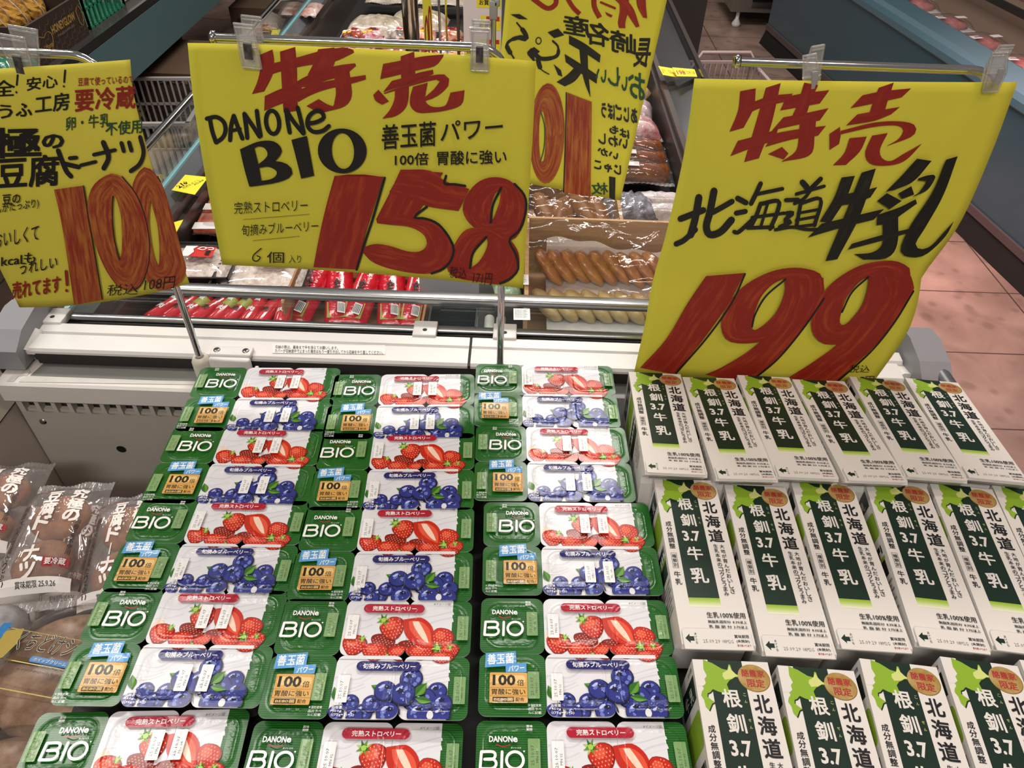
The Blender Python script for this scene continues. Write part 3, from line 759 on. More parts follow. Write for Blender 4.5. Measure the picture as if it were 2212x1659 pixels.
pM = V(1080, 788, YS + .008); stand(pM.x, V(455, 92, YS).x, V(1000, 106, YS).z, 'chrome sign stand behind the 158 sign, its arm reaching left')
pR = V(2172, 155, YS + .008); stand(pR.x, V(1595, 158, YS).x, V(1900, 157, YS).z, Y=YS + .018, label='chrome sign stand behind the 199 sign with a flat round arm end')

def clip(xt, y0, xb, y1, w, label, taper=1.0, two=False, Y=YS - .004):
    pt, pb = V(xt, y0, Y), V(xb, y1, Y); h = (pt - pb).length; tilt = math.atan2(pt.x - pb.x, pt.z - pb.z)
    k = (V(xb + 10, y1, Y) - V(xb - 10, y1, Y)).length / 20; wt = w * k / 2; wb = wt * taper
    e = empty('sign_clip', pb, label=label, cat='clip')
    for sd in (-1, 1):
        b = MB(); o = 0 if not two else sd * .52 * wt
        ys = [sd * .003 - .002, sd * .009, sd * (.013 if not two else .010)]
        zs = [0, h * .5, h]; ws = [wb, (wb + wt) / 2 * (.95 if not two else .8), wt * (1 if not two else .46)]; os = [0, o * .4, o]
        vs = []
        for i in range(3):
            for t in (0, -.0025): vs += [(os[i] - ws[i], ys[i] + t, zs[i]), (os[i] + ws[i], ys[i] + t, zs[i])]
        fs = []
        for i in range(2):
            q = i * 4; fs += [(q, q + 1, q + 5, q + 4), (q + 2, q + 6, q + 7, q + 3), (q, q + 4, q + 6, q + 2), (q + 1, q + 3, q + 7, q + 5)]
        fs += [(0, 2, 3, 1), (8, 9, 11, 10)]
        b.add(vs, fs, M_clip)
        for i in range(2):
            for sx in (-1, 1): b.tube([(os[i] + sx * ws[i], ys[i] - .002, zs[i]), (os[i + 1] + sx * ws[i + 1], ys[i + 1] - .002, zs[i + 1])], .0013, M_clip, 6)
        for i, t in ((2, 1), (2, .93), (1, 1), (0, 1)): b.tube([(os[i] - ws[i], ys[i] - .003, zs[i] * t), (os[i] + ws[i], ys[i] - .003, zs[i] * t)], .0013, M_clip, 6)
        x = b.obj('jaw', e); x.rotation_euler = (0, tilt, 0)
    b = MB(); b.box((0, -.0135, h * .40), (wb * .85, .0012, h * .34), mat('spring_steel', '6d6a66', .4, metal=.5, col2='40383a', vs=200) if not two else mat('spring_bright', 'b5b3ae', .35, metal=.5)); b.box((0, -.0125, h * .58), (wb * .8, .002, h * .05), mat('spring_bright', 'b5b3ae', .35, metal=.5))
    x = b.obj('spring', e); x.rotation_euler = (0, tilt, 0)
    return e
clip(536, 42, 549, 141, 40, 'clear plastic clip at the left end of the 158 sign, its spring spotted with rust')
clip(1038, 50, 1037, 147, 36, 'clear plastic clip at the right end of the 158 sign')
clip(37, 66, 66, 173, 56, 'clear plastic clip holding the top of the 100 sign', .7)
clip(1757, 107, 1749, 202, 54, 'clear plastic clip on the 199 sign, nearer the round end of its arm', .55, True)
clip(2166, 104, 2132, 192, 62, 'clear plastic clip at the right corner of the 199 sign', .5, True)

# ------------------------------------------------------------------ yogurt packs
PW, PD, PH = .190, .1215, .044


def foil(name, c1, c2=None, rough=.28, wave=False):
    m = mat(name, c1, rough, spec=.5); N, L = nt(m); b = N['Principled BSDF']
    tc = N.new('ShaderNodeTexCoord'); sp = N.new('ShaderNodeSeparateXYZ'); L.new(tc.outputs['Object'], sp.inputs[0])
    def M(op, a, b_=None, c=None):
        n = N.new('ShaderNodeMath'); n.operation = op
        for i, v in enumerate((a, b_, c)):
            if v is None: continue
            if isinstance(v, (int, float)): n.inputs[i].default_value = v
            else: L.new(v, n.inputs[i])
        return n.outputs[0]
    def cell(o, half, pitch):
        t = M('MODULO', M('ADD', o, half + pitch * 4), pitch); return M('ABSOLUTE', M('SUBTRACT', t, pitch / 2))
    hx, r = .0248, .0125
    qx = M('SUBTRACT', cell(sp.outputs[0], PW / 2, PW / 3), hx - r); qy = M('SUBTRACT', cell(sp.outputs[1], PD / 2, PD / 2), hx - .001 - r)
    ax = M('MAXIMUM', qx, 0); ay = M('MAXIMUM', qy, 0)
    sd = M('SUBTRACT', M('ADD', M('SQRT', M('ADD', M('MULTIPLY', ax, ax), M('MULTIPLY', ay, ay))), M('MINIMUM', M('MAXIMUM', qx, qy), 0)), r)
    ridge = M('MAXIMUM', M('SUBTRACT', 1, M('DIVIDE', M('ABSOLUTE', sd), .0011)), 0)
    ring = M('MAXIMUM', M('SUBTRACT', 1, M('DIVIDE', M('ABSOLUTE', M('ADD', sd, .003)), .006)), 0)
    n1 = N.new('ShaderNodeTexNoise'); n1.inputs['Scale'].default_value = 160; n1.inputs['Detail'].default_value = 2; L.new(tc.outputs['Object'], n1.inputs[0])
    oi = N.new('ShaderNodeObjectInfo'); va = N.new('ShaderNodeVectorMath'); va.operation = 'ADD'; cb = N.new('ShaderNodeCombineXYZ')
    L.new(M('MULTIPLY', oi.outputs['Random'], 9), cb.inputs[2]); L.new(tc.outputs['Object'], va.inputs[0]); L.new(cb.outputs[0], va.inputs[1]); L.new(va.outputs[0], n1.inputs[0])
    n2 = N.new('ShaderNodeTexNoise'); n2.inputs['Scale'].default_value = 32; n2.inputs['Detail'].default_value = 1; L.new(va.outputs[0], n2.inputs[0])
    hgt = M('ADD', M('MULTIPLY', ridge, .45), M('ADD', M('MULTIPLY', M('MULTIPLY', ring, n1.outputs[0]), 1.5), M('MULTIPLY', n2.outputs[0], 1.6)))
    bp = N.new('ShaderNodeBump'); bp.inputs['Strength'].default_value = .75; bp.inputs['Distance'].default_value = .0009
    L.new(hgt, bp.inputs['Height']); L.new(bp.outputs[0], b.inputs['Normal'])
    if wave:
        w = N.new('ShaderNodeTexWave'); w.bands_direction = 'Y'; w.inputs['Scale'].default_value = 150; w.inputs['Distortion'].default_value = 1.6
        w.inputs['Detail'].default_value = 1; w.inputs['Detail Scale'].default_value = 1.2; L.new(tc.outputs['Object'], w.inputs[0])
        rp = N.new('ShaderNodeValToRGB'); rp.color_ramp.elements[0].color = lin(c1); rp.color_ramp.elements[1].color = lin(c2)
        rp.color_ramp.elements[0].position = .2; rp.color_ramp.elements[1].position = .7
        L.new(w.outputs[0], rp.inputs[0]); L.new(rp.outputs[0], b.inputs['Base Color'])
    return m


F_green = foil('lid_green', '145018', '226c22', wave=True)
F_white = foil('lid_white', 'e4e5ea'); F_fold = foil('lid_fold_grey', 'd5d6de'); F_fold2 = foil('lid_fold_pale', 'e3e4ea')
F_lab = foil('lid_date_green', '7fa36a'); F_labw = foil('lid_date_white', 'f3f3f4'); F_print = foil('lid_print_dark', '4a4d48')
F_red = foil('lid_pill_red', 'b01c34'); F_navy = foil('lid_pill_navy', '25246a'); F_blue = foil('lid_sticker_blue', '5fa2dc')
F_gold = foil('lid_gold', 'd9a85a'); F_gold2 = foil('lid_gold_light', 'ecc886'); F_brn = foil('lid_dark_brown', '2c2418')
F_s1 = foil('lid_berry_red', 'c6260f'); F_s2 = foil('lid_berry_dark', '86170c'); F_s3 = foil('lid_berry_light', 'e4563a'); F_seed = foil('lid_seed', 'f2a98a')
F_fl = foil('lid_flesh', 'f8d9c4'); F_lf = foil('lid_leaf', '5f9a2c'); F_lfd = foil('lid_leaf_dark', '2f6a1e'); F_lfl = foil('lid_leaf_light', 'a8cf5c')
F_b1 = foil('lid_blueberry', '2c3486'); F_b2 = foil('lid_blueberry_dark', '131638'); F_b3 = foil('lid_blueberry_bloom', '6c7cc8'); F_b4 = foil('lid_blueberry_glint', 'b9c4ee')
F_w = foil('lid_lettering_white', 'fbfbfb')


def blob(a, cx, cy, rx, ry, m, rot=0, nz=.08, seed=0, n=22, egg=0):
    pts = []
    for i in range(n):
        q = 2 * pi * i / n; k = 1 + nz * noise.noise(Vector((cos(q) * 2 + seed, sin(q) * 2, seed)))
        x, y = rx * k * cos(q) * (1 - egg * sin(q)), ry * k * sin(q)
        pts.append((cx + x * cos(rot) - y * sin(rot), cy + x * sin(rot) + y * cos(rot)))
    a.raw(pts, [list(range(n))], m); a.up()


def straw(a, cx, cy, rx, ry, rot, seed=0, leaf=None, dim=0):
    rnd = random.Random(seed)
    blob(a, cx, cy, rx, ry, F_s2, rot, .05, seed, egg=.28); blob(a, cx - rx * .05, cy - ry * .06, rx * .9, ry * .9, F_s1 if not dim else F_s2, rot, .05, seed, egg=.28)
    if not dim: blob(a, cx - rx * .2, cy - ry * .3, rx * .45, ry * .4, F_s3, rot, .1, seed)
    k = 0
    for j in range(-3, 4):
        for i in range(-3, 4):
            x = (i + .5 * (j % 2)) * rx * .27; y = j * ry * .26
            if (x / rx) ** 2 + (y / ry) ** 2 < .68:
                X, Y = cx + x * cos(rot) - y * sin(rot), cy + x * sin(rot) + y * cos(rot); a.ell(X, Y, rx * .045, ry * .07, F_seed, rot, 6); a.lay -= 1
    a.up()
    if leaf:
        lx, ly, s = leaf
        for i in range(8):
            q = i * pi / 4 + seed; a.poly([(lx + s * .3 * cos(q - .9), ly + s * .3 * sin(q - .9)), (lx + s * cos(q), ly + s * sin(q)), (lx + s * .3 * cos(q + .9), ly + s * .3 * sin(q + .9))], (F_lf, F_lfl, F_lfd)[i % 3], up=False)
        a.up(); a.ell(lx, ly, s * .35, s * .35, F_lfl, n=8)


def berry(a, cx, cy, r, seed=0, crown=True):
    rnd = random.Random(seed * 7 + 1)
    blob(a, cx, cy, r, r * .95, F_b2, 0, .03, seed); blob(a, cx - r * .05, cy - r * .08, r * .9, r * .84, F_b1, 0, .04, seed)
    for i in range(4):
        q = rnd.uniform(0, 6.28); d = r * rnd.uniform(.3, .6); blob(a, cx + d * cos(q), cy + d * sin(q), r * rnd.uniform(.14, .3), r * rnd.uniform(.08, .2), F_b3, q + 1.5, .6, seed + i, 10)
    blob(a, cx - r * .35, cy - r * .45, r * .32, r * .13, F_b4, -.6, .4, seed, 10)
    if crown:
        q0 = rnd.uniform(-2.6, -.4); X, Y = cx + r * .3 * cos(q0), cy + r * .42 * sin(q0); pts = []
        for i in range(10): k = r * (.34 if i % 2 else .2); pts.append((X + k * cos(i * pi / 5), Y + k * .75 * sin(i * pi / 5)))
        a.poly(pts, F_b2)
    for i in range(3): a.ell(cx + r * rnd.uniform(-.6, .6), cy + r * rnd.uniform(-.6, .6), r * .05, r * .05, F_b4, n=6); a.lay -= 1
    a.up()


def leafp(a, x0, y0, x1, y1, w, m=None):
    dx, dy = x1 - x0, y1 - y0; l = hypot(dx, dy); nx_, ny_ = -dy / l * w, dx / l * w
    a.rib([(x0, y0), (x0 + dx * .45 + nx_, y0 + dy * .45 + ny_), (x1, y1)], [(x0, y0), (x0 + dx * .45 - nx_, y0 + dy * .45 - ny_), (x1, y1)], m or F_lfd, n=8)
    a.rib([(x0, y0), (x0 + dx * .45 + nx_ * .8, y0 + dy * .45 + ny_ * .8), (x1, y1)], [(x0, y0), (x0 + dx * .5, y0 + dy * .5), (x1, y1)], F_lf, n=8)


def lid_art(v):
    a = Art()  # millimetres
    a.rect(0, 0, 190, 121.5, F_green, nx=6, ny=4)
    a.rect(63.3, 0, 170.5, 121.5, F_white, nx=5, ny=4)
    def fold(pts, w): a.line(pts, w, F_fold, n=14, round_=False); a.line([(p[0] + 1.5, p[1] + w * .5) for p in pts], w * 1.1, F_fold2, n=14, round_=False)
    for o in (0, 61):
        fold([(64, 22 + o), (85, 24 + o), (100, 14 + o)], 3); fold([(120, 12 + o), (140, 20 + o), (170, 13 + o)], 2.5); fold([(135, 36 + o), (152, 25 + o), (170, 20 + o)], 3.5); fold([(66, 34 + o), (80, 33 + o), (92, 28 + o)], 2)
    # strawberries
    for i, (x, y, rx, ry, ro) in enumerate(((104, 46, 12, 8, .2), (131, 52, 12, 8, .1), (150, 50, 12, 8, 0), (118, 55, 12, 7, 0))): straw(a, x, y, rx, ry, ro, i, dim=1)
    blob(a, 70, 42, 5.5, 8, F_fl, .3); straw(a, 77, 50, 12, 11, .2, 5, (84, 43, 4.5)); straw(a, 98, 57, 13, 9.5, .1, 6, (112, 59, 5)); straw(a, 122, 58, 12, 8, 0, 7); straw(a, 142, 57, 12, 8, 0, 8)
    straw(a, 112, 32, 12, 13, -.25, 9, (102, 23, 7.5))
    A_ = [(122, 22), (124, 36), (132, 46), (144, 51), (152, 52)]; B_ = [(128, 21), (140, 20), (150, 28), (154, 40), (153, 52)]
    a.rib(A_, B_, F_s1, n=14); a.rib([(127, 24), (130, 34), (138, 43), (146, 48), (150, 50)], [(133, 23), (141, 25), (148, 32), (151, 41), (151, 50)], F_s3, n=14)
    a.rib([(131, 24), (134, 31), (141, 41), (146, 46)], [(137, 24), (141, 30), (146, 39), (149, 47)], F_fl, n=12)
    straw(a, 162, 42, 11, 11, .3, 10, (158, 52, 7)); straw(a, 170, 55, 9, 8, 0, 11, (170, 51, 4)); straw(a, 163, 62, 12, 6, 0, 12)
    # next row: white ground, then blueberries
    a.rect(63.3, 60.75, 170.5, 64.5, F_white, nx=4)
    leafp(a, 70, 106, 65, 92, 4); leafp(a, 112, 96, 99, 90, 3.6)
    for i, (x, y, r) in enumerate(((70, 117, 8), (82, 107, 8.5), (95, 116, 9), (102, 108, 9), (88, 119, 8), (139, 104, 10), (114, 104, 7), (113, 96, 10.5), (136, 84, 11), (161, 96, 9.5), (150, 104, 11.5), (166, 108, 10), (118, 117, 11), (146, 117, 11), (166, 118, 9))): berry(a, x, y, r, i + 1)
    blob(a, 156, 118, 3, 4, F_white); berry(a, 130, 99, 12, 40)
    leafp(a, 141, 101, 151, 88, 5); leafp(a, 141, 103, 157, 106, 3.6)
    # pills
    a.rect(81, 6.5, 142, 16, F_red, r=4.7); a.text('完熟ストロベリー', 90, 8.6, 134, 13.8, F_w, .022)
    a.rect(83, 67.5, 144, 77, F_navy, r=4.7); a.text('旬摘みブルーベリー', 89, 69.6, 138.5, 75, F_w, .022)
    a.text('※イメージ図', 151, 4.5, 168, 7.2, F_print, 0, res=1)
    # green cup, upper: brand; lower: claim
    sx = 3 if v == 1 else 17
    a.text('DANON', sx + 8.5, 14.8, sx + 29.5, 20.2, F_w, .03); a.text('e', sx + 29.8, 15.8, sx + 34, 20.2, F_w, .03)
    a.line([(sx + 15, 22.2), (sx + 21, 24), (sx + 27, 22.2)], .9, F_red, n=8)
    a.text('ダノン ビオ', sx + 28, 24.2, sx + 37, 25.8, F_w, .01, res=1)
    wl = 2.5
    a.line([(sx + 2, 28.5), (sx + 12, 28.5), (sx + 14.3, 31.5), (sx + 12, 34.6), (sx + 5, 34.8)], wl, F_w, n=18); a.line([(sx + 5, 34.8), (sx + 12.5, 34.8), (sx + 15.2, 38.5), (sx + 12, 42.4), (sx + 1.2, 42.6)], wl, F_w, n=18); a.line([(sx + 2, 28.5), (sx + 1.2, 42.6)], wl, F_w, n=4)
    a.line([(sx + 20.2, 28.5), (sx + 19.8, 42.8)], wl, F_w, n=4); a.line([(sx + 31.5 + 7.4 * cos(q * pi / 10), 35.5 + 7.1 * sin(q * pi / 10)) for q in range(21)], wl, F_w, n=40)
    a.ell(sx + 39.6, 28, .8, .8, F_w, n=8)
    a.text('賞味', 45 if v == 1 else 21, 5, 50.5 if v == 1 else 26.5, 7.3, F_w, .01, res=1); a.text('期限', 45 if v == 1 else 21, 7.9, 50.5 if v == 1 else 26.5, 10.2, F_w, .01, res=1)
    def date(x, y, m, c1='MN 03', w=11, h=26):
        a.rect(x, y, x + w, y + h, m, r=1); a.rtext('25.10.07', x + w * .36, y + h * .55, h * .66, w * .25, F_print, -pi / 2, .0); a.rtext(c1, x + w * .74, y + h * .6, h * .38, w * .2, F_print, -pi / 2)
    if v == 1:
        date(46, 17, F_lab, 'MN 03'); date(46, 80, F_lab, 'MN 03'); date(67, 19, F_labw, 'MN 02'); date(68, 81.5, F_labw, 'MN 02'); date(176, 19, F_lab, 'MO 01'); date(176, 82, F_lab, 'MO 01')
    else:
        date(3.5, 18, F_lab, 'MO 06'); date(3.5, 81, F_lab, 'MO 06'); date(108.5, 19, F_labw, 'MN 05'); date(128.5, 19, F_labw, 'MO 04'); date(108.5, 82, F_labw, 'MN 05'); date(128.5, 82, F_labw, 'MO 04')
    s2 = 4 if v == 1 else 16
    a.poly([(s2 + 2, 62), (s2 + 31, 59.5), (s2 + 31.5, 74), (s2 + 1.5, 76.5)], F_blue, up=False); a.poly([(s2 + 21, 73), (s2 + 41, 71.3), (s2 + 41, 80.6), (s2 + 21.5, 82.6)], F_blue)
    a.text('善玉菌', s2 + 4, 63, s2 + 29, 73.5, F_w, .02, rise=-1.6); a.text('パワー', s2 + 24, 74.6, s2 + 39, 80.4, F_w, .02, rise=-1.4)
    a.rect(s2 + 6, 81, s2 + 42, 110.5, F_brn, r=1.4); a.rect(s2 + 6.3, 81.3, s2 + 41.7, 110.2, F_gold, r=1.2, ); a.rect(s2 + 8, 84, s2 + 40, 92, F_gold2, r=3)
    a.text('100', s2 + 9, 83.3, s2 + 30.5, 94, F_brn, .035); a.text('倍', s2 + 32, 88, s2 + 38.5, 94, F_brn, .012); a.rect(s2 + 6.5, 95.6, s2 + 41.5, 95.8, F_brn); a.text('胃酸に強い', s2 + 8.5, 97, s2 + 39.5, 102.6, F_brn, .018)
    a.rect(s2 + 6.5, 103.7, s2 + 41.5, 103.9, F_brn); a.rect(s2 + 9.3, 104.8, s2 + 29, 109.2, F_brn); a.text('BE80菌', s2 + 10.5, 105.5, s2 + 28, 108.5, F_gold2, .02); a.text('配合', s2 + 30.5, 105.2, s2 + 38.5, 108.8, F_brn, .015)
    tx = 46 if v == 1 else 3.5
    for i, t in enumerate(('＊当社従来', '品比ラベ', 'ルに記載')): a.text(t, tx, 111 + i * 3.4, tx + 12, 113.6 + i * 3.4, F_w, .005, res=1)
    for i, (t, w) in enumerate((('発酵乳', 9), ('内容量', 9), ('450g', 9), ('((75g×3)×2)', 21))): a.text(t, 67, 107.5 + i * 3.4, 67 + w, 110.2 + i * 3.4, F_w, .01, res=1)
    return a


def rcell(i, j):
    pw, pd = 190 / 3, 121.5 / 2; x0, x1, y0, y1 = i * pw + .12, (i + 1) * pw - .12, j * pd + .12, (j + 1) * pd - .12
    pts = []
    for cx, cy, a0, r in ((x1, y0, -90, 8), (x1, y1, 0, 8), (x0, y1, 90, 8), (x0, y0, 180, 8)):
        sx = -1 if cx == x1 else 1; sy = 1 if cy == y0 else -1
        for k in range(7): q = radians(a0 + 15 * k); pts.append((cx + sx * r + r * cos(q), cy + sy * r + r * sin(q)))
    return ((x0, x1, y0, y1), pts)


CELLS = [rcell(i, j) for i in range(3) for j in range(2)]


def make_pack(v, label):
    e = empty('yogurt_pack', (0, 0, 0), label=label, cat='yogurt pack', group='six-cup yogurt packs laid out on the near case')
    b = MB(); fn = lambda x, y, z: Vector((x / 1000 - PW / 2, PD / 2 - y / 1000, PH + z))
    # lid plate with thickness and rolled edge
    for _, c in CELLS:
        n = len(c); top = [fn(*p, 0) for p in c]; bot = [fn(*p, -.0007) for p in c]
        b.add(top + bot, [list(range(n))[::-1]] + [(i, (i + 1) % n, n + (i + 1) % n, n + i) for i in range(n)], F_white)
    lid_art(v).into(b, fn, step=.000012, base=.00005, clip=CELLS)
    b.obj('lid', e)
    c = MB(); M_cup = mat('white_cup', 'e4e6e2', .35)
    def sq(h, r, z): return [Vector((sx * (h - r) + r * cos(radians(a0 + 18 * k)), sy * (h - .0013 - r) + r * sin(radians(a0 + 18 * k)), z)) for sx, sy, a0 in ((1, 1, 0), (-1, 1, 90), (-1, -1, 180), (1, -1, 270)) for k in range(6)]
    rows = [sq(.0295, .009, PH - .0008), sq(.0295, .009, PH - .003), sq(.0258, .012, PH - .0032), sq(.022, .011, .002), sq(.020, .010, 0)]; n = 24
    c.add([p for r in rows for p in r], [(i * n + j, (i + 1) * n + j, (i + 1) * n + (j + 1) % n, i * n + (j + 1) % n) for i in range(4) for j in range(n)], M_cup, smooth=True)
    c.add(rows[-1], [list(range(n))[::-1]], M_cup); me = c.mesh('cup')
    for i in range(3):
        for j in range(2): ob('cup', me, e, (-PW / 2 + PW / 3 * (i + .5), -PD / 2 + PD / 2 * (j + .5), 0))
    return e


PK = {  # photo corners of each top pack: TL TR BR BL, print variant, top height
    'A1': [(435, 795), (728, 800), (706, 930), (386, 926), 2, .85], 'B1': [(380, 928), (698, 934), (661, 1084), (310, 1077), 2, .85],
    'C1': [(308, 1080), (662, 1087), (621, 1283), (228, 1271), 1, .85], 'D1': [(223, 1274), (620, 1281), (556, 1525), (111, 1519), 2, .85],
    'E1': [(86, 1528), (548, 1538), (520, 1788), (10, 1778), 2, .838],
    'A2': [(728, 812), (1017, 813), (1019, 943), (705, 944), 2, .85], 'B2': [(702, 945), (1018, 944), (1018, 1092), (672, 1090), 1, .85],
    'C2': [(668, 1094), (1017, 1096), (1014, 1302), (626, 1297), 1, .85], 'D2': [(625, 1299), (1013, 1303), (1004, 1551), (560, 1545), 1, .85],
    'E2': [(549, 1553), (1006, 1562), (1000, 1815), (484, 1806), 1, .838],
    'A3': [(1027, 787), (1318, 794), (1343, 923), (1027, 917), 1, .85], 'B3': [(1027, 919), (1343, 925), (1379, 1086), (1028, 1078), 2, .85],
    'C3': [(1042, 1082), (1397, 1086), (1444, 1291), (1040, 1286), 2, .85], 'D3': [(1033, 1288), (1436, 1294), (1496, 1560), (1027, 1548), 1, .85],
    'E3': [(1016, 1551), (1492, 1560), (1560, 1822), (1004, 1812), 1, .845]}
rowN = {'A': 'farthest', 'B': 'second from the back', 'C': 'middle', 'D': 'second from the front', 'E': 'nearest'}; colN = {'1': 'left', '2': 'middle', '3': 'right'}
proto = {}
for k, q in PK.items():
    c = [P(x, y, q[5]) for x, y in q[:4]]; ctr = sum(c, Vector()) / 4
    d = (c[1] - c[0]) + (c[2] - c[3]); d2 = (c[0] - c[3]) + (c[1] - c[2]); a1 = math.atan2(d.y, d.x); a2 = math.atan2(d2.y, d2.x) - pi / 2
    look = 'white date stickers mid-pack' if q[4] == 2 else 'green date stickers'
    lab = 'yogurt pack with %s, %s in the %s column' % (look, rowN[k[0]], colN[k[1]])
    if q[4] in proto: e = copy_tree(proto[q[4]]); e['label'] = lab
    else: e = proto[q[4]] = make_pack(q[4], lab)
    an = a1 * .75 + a2 * .25
    if k[0] == 'E': ctr = (c[0] + c[1]) / 2 + Vector((sin(an), -cos(an), 0)) * (PD / 2 + .001)
    e.location = (ctr.x, ctr.y, q[5] - PH); e.rotation_euler = (0, 0, an)
# ------------------------------------------------------------------ milk cartons
CW, CL = .070, .192
K_w = mat('carton_white', 'e0dcd6', .42, spec=.4); K_g = mat('carton_green', '0f2a1f', .4); K_l = mat('carton_lime', '8ab02c', .42); K_ly = mat('carton_pale_lime', 'cfd882', .42)
K_k = mat('carton_print_black', '16181c', .45); K_fr = mat('carton_red_print', 'a5262c', .45); K_gd = mat('carton_gold', 'b8924a', .3, metal=.35, col2='dcc68a', vs=40); K_gl = mat('carton_gold_rim', '8c6a2c', .35)
K_cr = mat('carton_fin_edge', 'dcd6cc', .5); K_dt = mat('carton_date_print', '6f6c68', .5)


KY = CL / .186


def carton(label):
    e = empty('milk_carton', (0, 0, 0), label=label, cat='milk carton', group='milk cartons laid in three rows')
    b = MB(); w, h = CW, CW
    # body outline in (y,z): far end y=+CL/2 ; near end tapers back under the fin
    y0, y1 = CL / 2, -CL / 2
    bm = [(y0, 0), (y0, h), (y1 - .012, h), (y1 - .015, h - .004), (y1 + .002, h - .022), (y1, h - .030), (y1, 0)]
    x0, x1 = -w / 2, w / 2; n = len(bm); vs = [(x0, *p) for p in bm] + [(x1, *p) for p in bm]
    b.add(vs, [(i, (i + 1) % n, n + (i + 1) % n, n + i) for i in range(n)] + [list(range(n))[::-1], list(range(n, 2 * n))], K_w)
    a = Art()
    band = [(14, 0), (45.5, 0), (45.5, 149), (14.6, 149)]
    a.rect(14.2, 0, 45.5, 149, K_g)
    for i in range(5): a.rect(14.2, 149 + i * 2, 45.5, 151 + i * 2, mat('carton_fade%d' % i, ['98bb3a', 'a9c659', 'bfd282', 'd3dda8', 'e4e6ca'][i], .42))
    # map of the island and the white sea at its left
    a.poly([(0, 0), (14.2, 0), (13.4, 4), (15, 8), (13, 14), (15, 18), (12, 22), (8, 24), (0, 25)], K_w)
    isl = [(10, 0), (18, 3), (26, 8), (31, 9), (33, 3.5), (34.5, 4), (35, 9), (38, 12.5), (41, 14.5), (40, 15.5), (37, 15), (34, 17), (31, 18.5), (28, 22), (29, 28), (31, 33), (26, 30.5), (19, 29), (14.5, 27), (11.5, 30), (9, 31), (8.5, 34), (12, 37), (14.5, 38.5), (11.5, 40), (8, 46), (5.5, 43), (5, 37), (3, 33), (4.5, 29), (7.5, 27), (5.5, 25), (9, 22), (8.5, 18), (11, 15), (9, 9), (9.5, 4)]
    a.poly([(x + .8, y + 1) for x, y in isl], K_g); a.poly(isl, K_l)
    a.poly([(26, 12), (31, 9), (33.5, 4.5), (35, 9), (38, 12.5), (41, 14), (37, 15), (33, 17), (27, 18), (25.5, 15)], K_ly)
    a.poly([(8, 24.5), (13, 26.5), (11, 29.5), (7, 31), (5.6, 28)], K_l)
    a.ell(54, 15.5, 14.6, 12.6, K_gl, .1, 32); a.ell(53.8, 15.1, 14.2, 12.2, K_gd, .1, 32)
    a.text('酪農家', 43.5, 7.6, 64, 14.4, K_fr, .03, rise=.4); a.text('限定', 47, 16.4, 62.5, 23.6, K_fr, .03, rise=.4)
    for ch, cy, s in (('根', 34.5, 15.5), ('釧', 56, 15.5), ('3.7', 76.5, 13), ('牛', 98, 15.5), ('乳', 124, 17)):
        a.text(ch, 29.6 - s * (.5 if ch != '3.7' else .72), cy - s * .5, 29.6 + s * (.5 if ch != '3.7' else .72), cy + s * .5, K_w, .03, sk=.6)
    for ch, cy in (('こ', 31), ('ん', 37), ('せ', 53), ('ん', 59)): a.text(ch, 41, cy - 1.3, 43.4, cy + 1.3, K_ly, .005, res=1)
    for ch, cy in (('北', 38.5), ('海', 57), ('道', 75.5)): a.text(ch, 49, cy - 7.6, 64, cy + 7.6, K_k, .035)
    a.vtext('成分無調整', 7.4, 58, 93, 6.2, K_k, .02); a.vtext('牛乳', 7.4, 119, 136, 6.6, K_k, .02)
    for q in ((4.4, 98, 10.4, 98.3), (4.4, 115.7, 10.4, 116), (4.4, 98, 4.7, 116), (10.1, 98, 10.4, 116)): a.rect(*q, K_k); a.lay -= 1
    a.up(); a.vtext('種類別', 7.4, 99.4, 115, 4.4, K_k, .012)
    a.vtext('大地が育んだおいしさ', 60, 86, 144, 4.7, K_k, .014); a.vtext('生乳本来のコクとうまみ', 53.3, 86, 147, 4.7, K_k, .014)
    a.text('生乳100%使用', 29, 164.5, 66.5, 170.5, K_k, .018); a.text('無脂乳固形分', 29, 173, 51, 176, K_k, .02, res=1); a.text('8.3%以上', 53, 173, 66.5, 176, K_k, .02, res=1)
    a.text('乳 脂 肪 分', 29, 178, 51, 181, K_k, .02, res=1); a.text('3.7%以上', 53, 178, 66.5, 181, K_k, .02, res=1)
    a.into(b, lambda x, y, z: Vector((x / 1000 - w / 2, CL / 2 - y * KY / 1000, h + z)), step=.000012, base=.00006)
    # left side print (x = -w/2 face) : y along, z down
    s = Art(); s.rect(12, 6, 34, 62, mat('carton_side_green', '10261f', .4), nx=2, ny=3)
    s.vtext('牛乳', 24, 8, 60, 5, K_w, .03); s.rtext('乳', 25, 22, 14, 14, K_w, -pi / 2, .03); s.rtext('牛', 25, 42, 14, 14, K_w, -pi / 2, .03)
    s.rect(44, 3, 76, 64, K_l, r=5); s.rect(86, 12, 92, 60, K_k)
    for i in range(6): s.rect(86, 8 + i * 8, 96 + (i * 7) % 9, 10.5 + i * 8, K_k)
    s.rtext('成分調整', 6, 16, 17, 4, K_k, -pi / 2, .02); s.rect(100, 6, 104, 62, K_l); s.rect(104, 8, 122, 58, K_k)
    for i in range(7): s.rtext('賞味期限種類別', 130 + i * 5, 18 + (i * 5) % 9, 26, 3, K_k, -pi / 2, .01)
    s.into(b, lambda x, y, z: Vector((-w / 2 - z, CL / 2 - x / 1000, h - y / 1000)), step=.000012, base=.00006)
    g = Art(); g.rect(5, 4, 65, 8.5, K_dt); g.text('①左右とも水平にひろげる', 3, 10, 34, 13, K_k, .01, res=1)
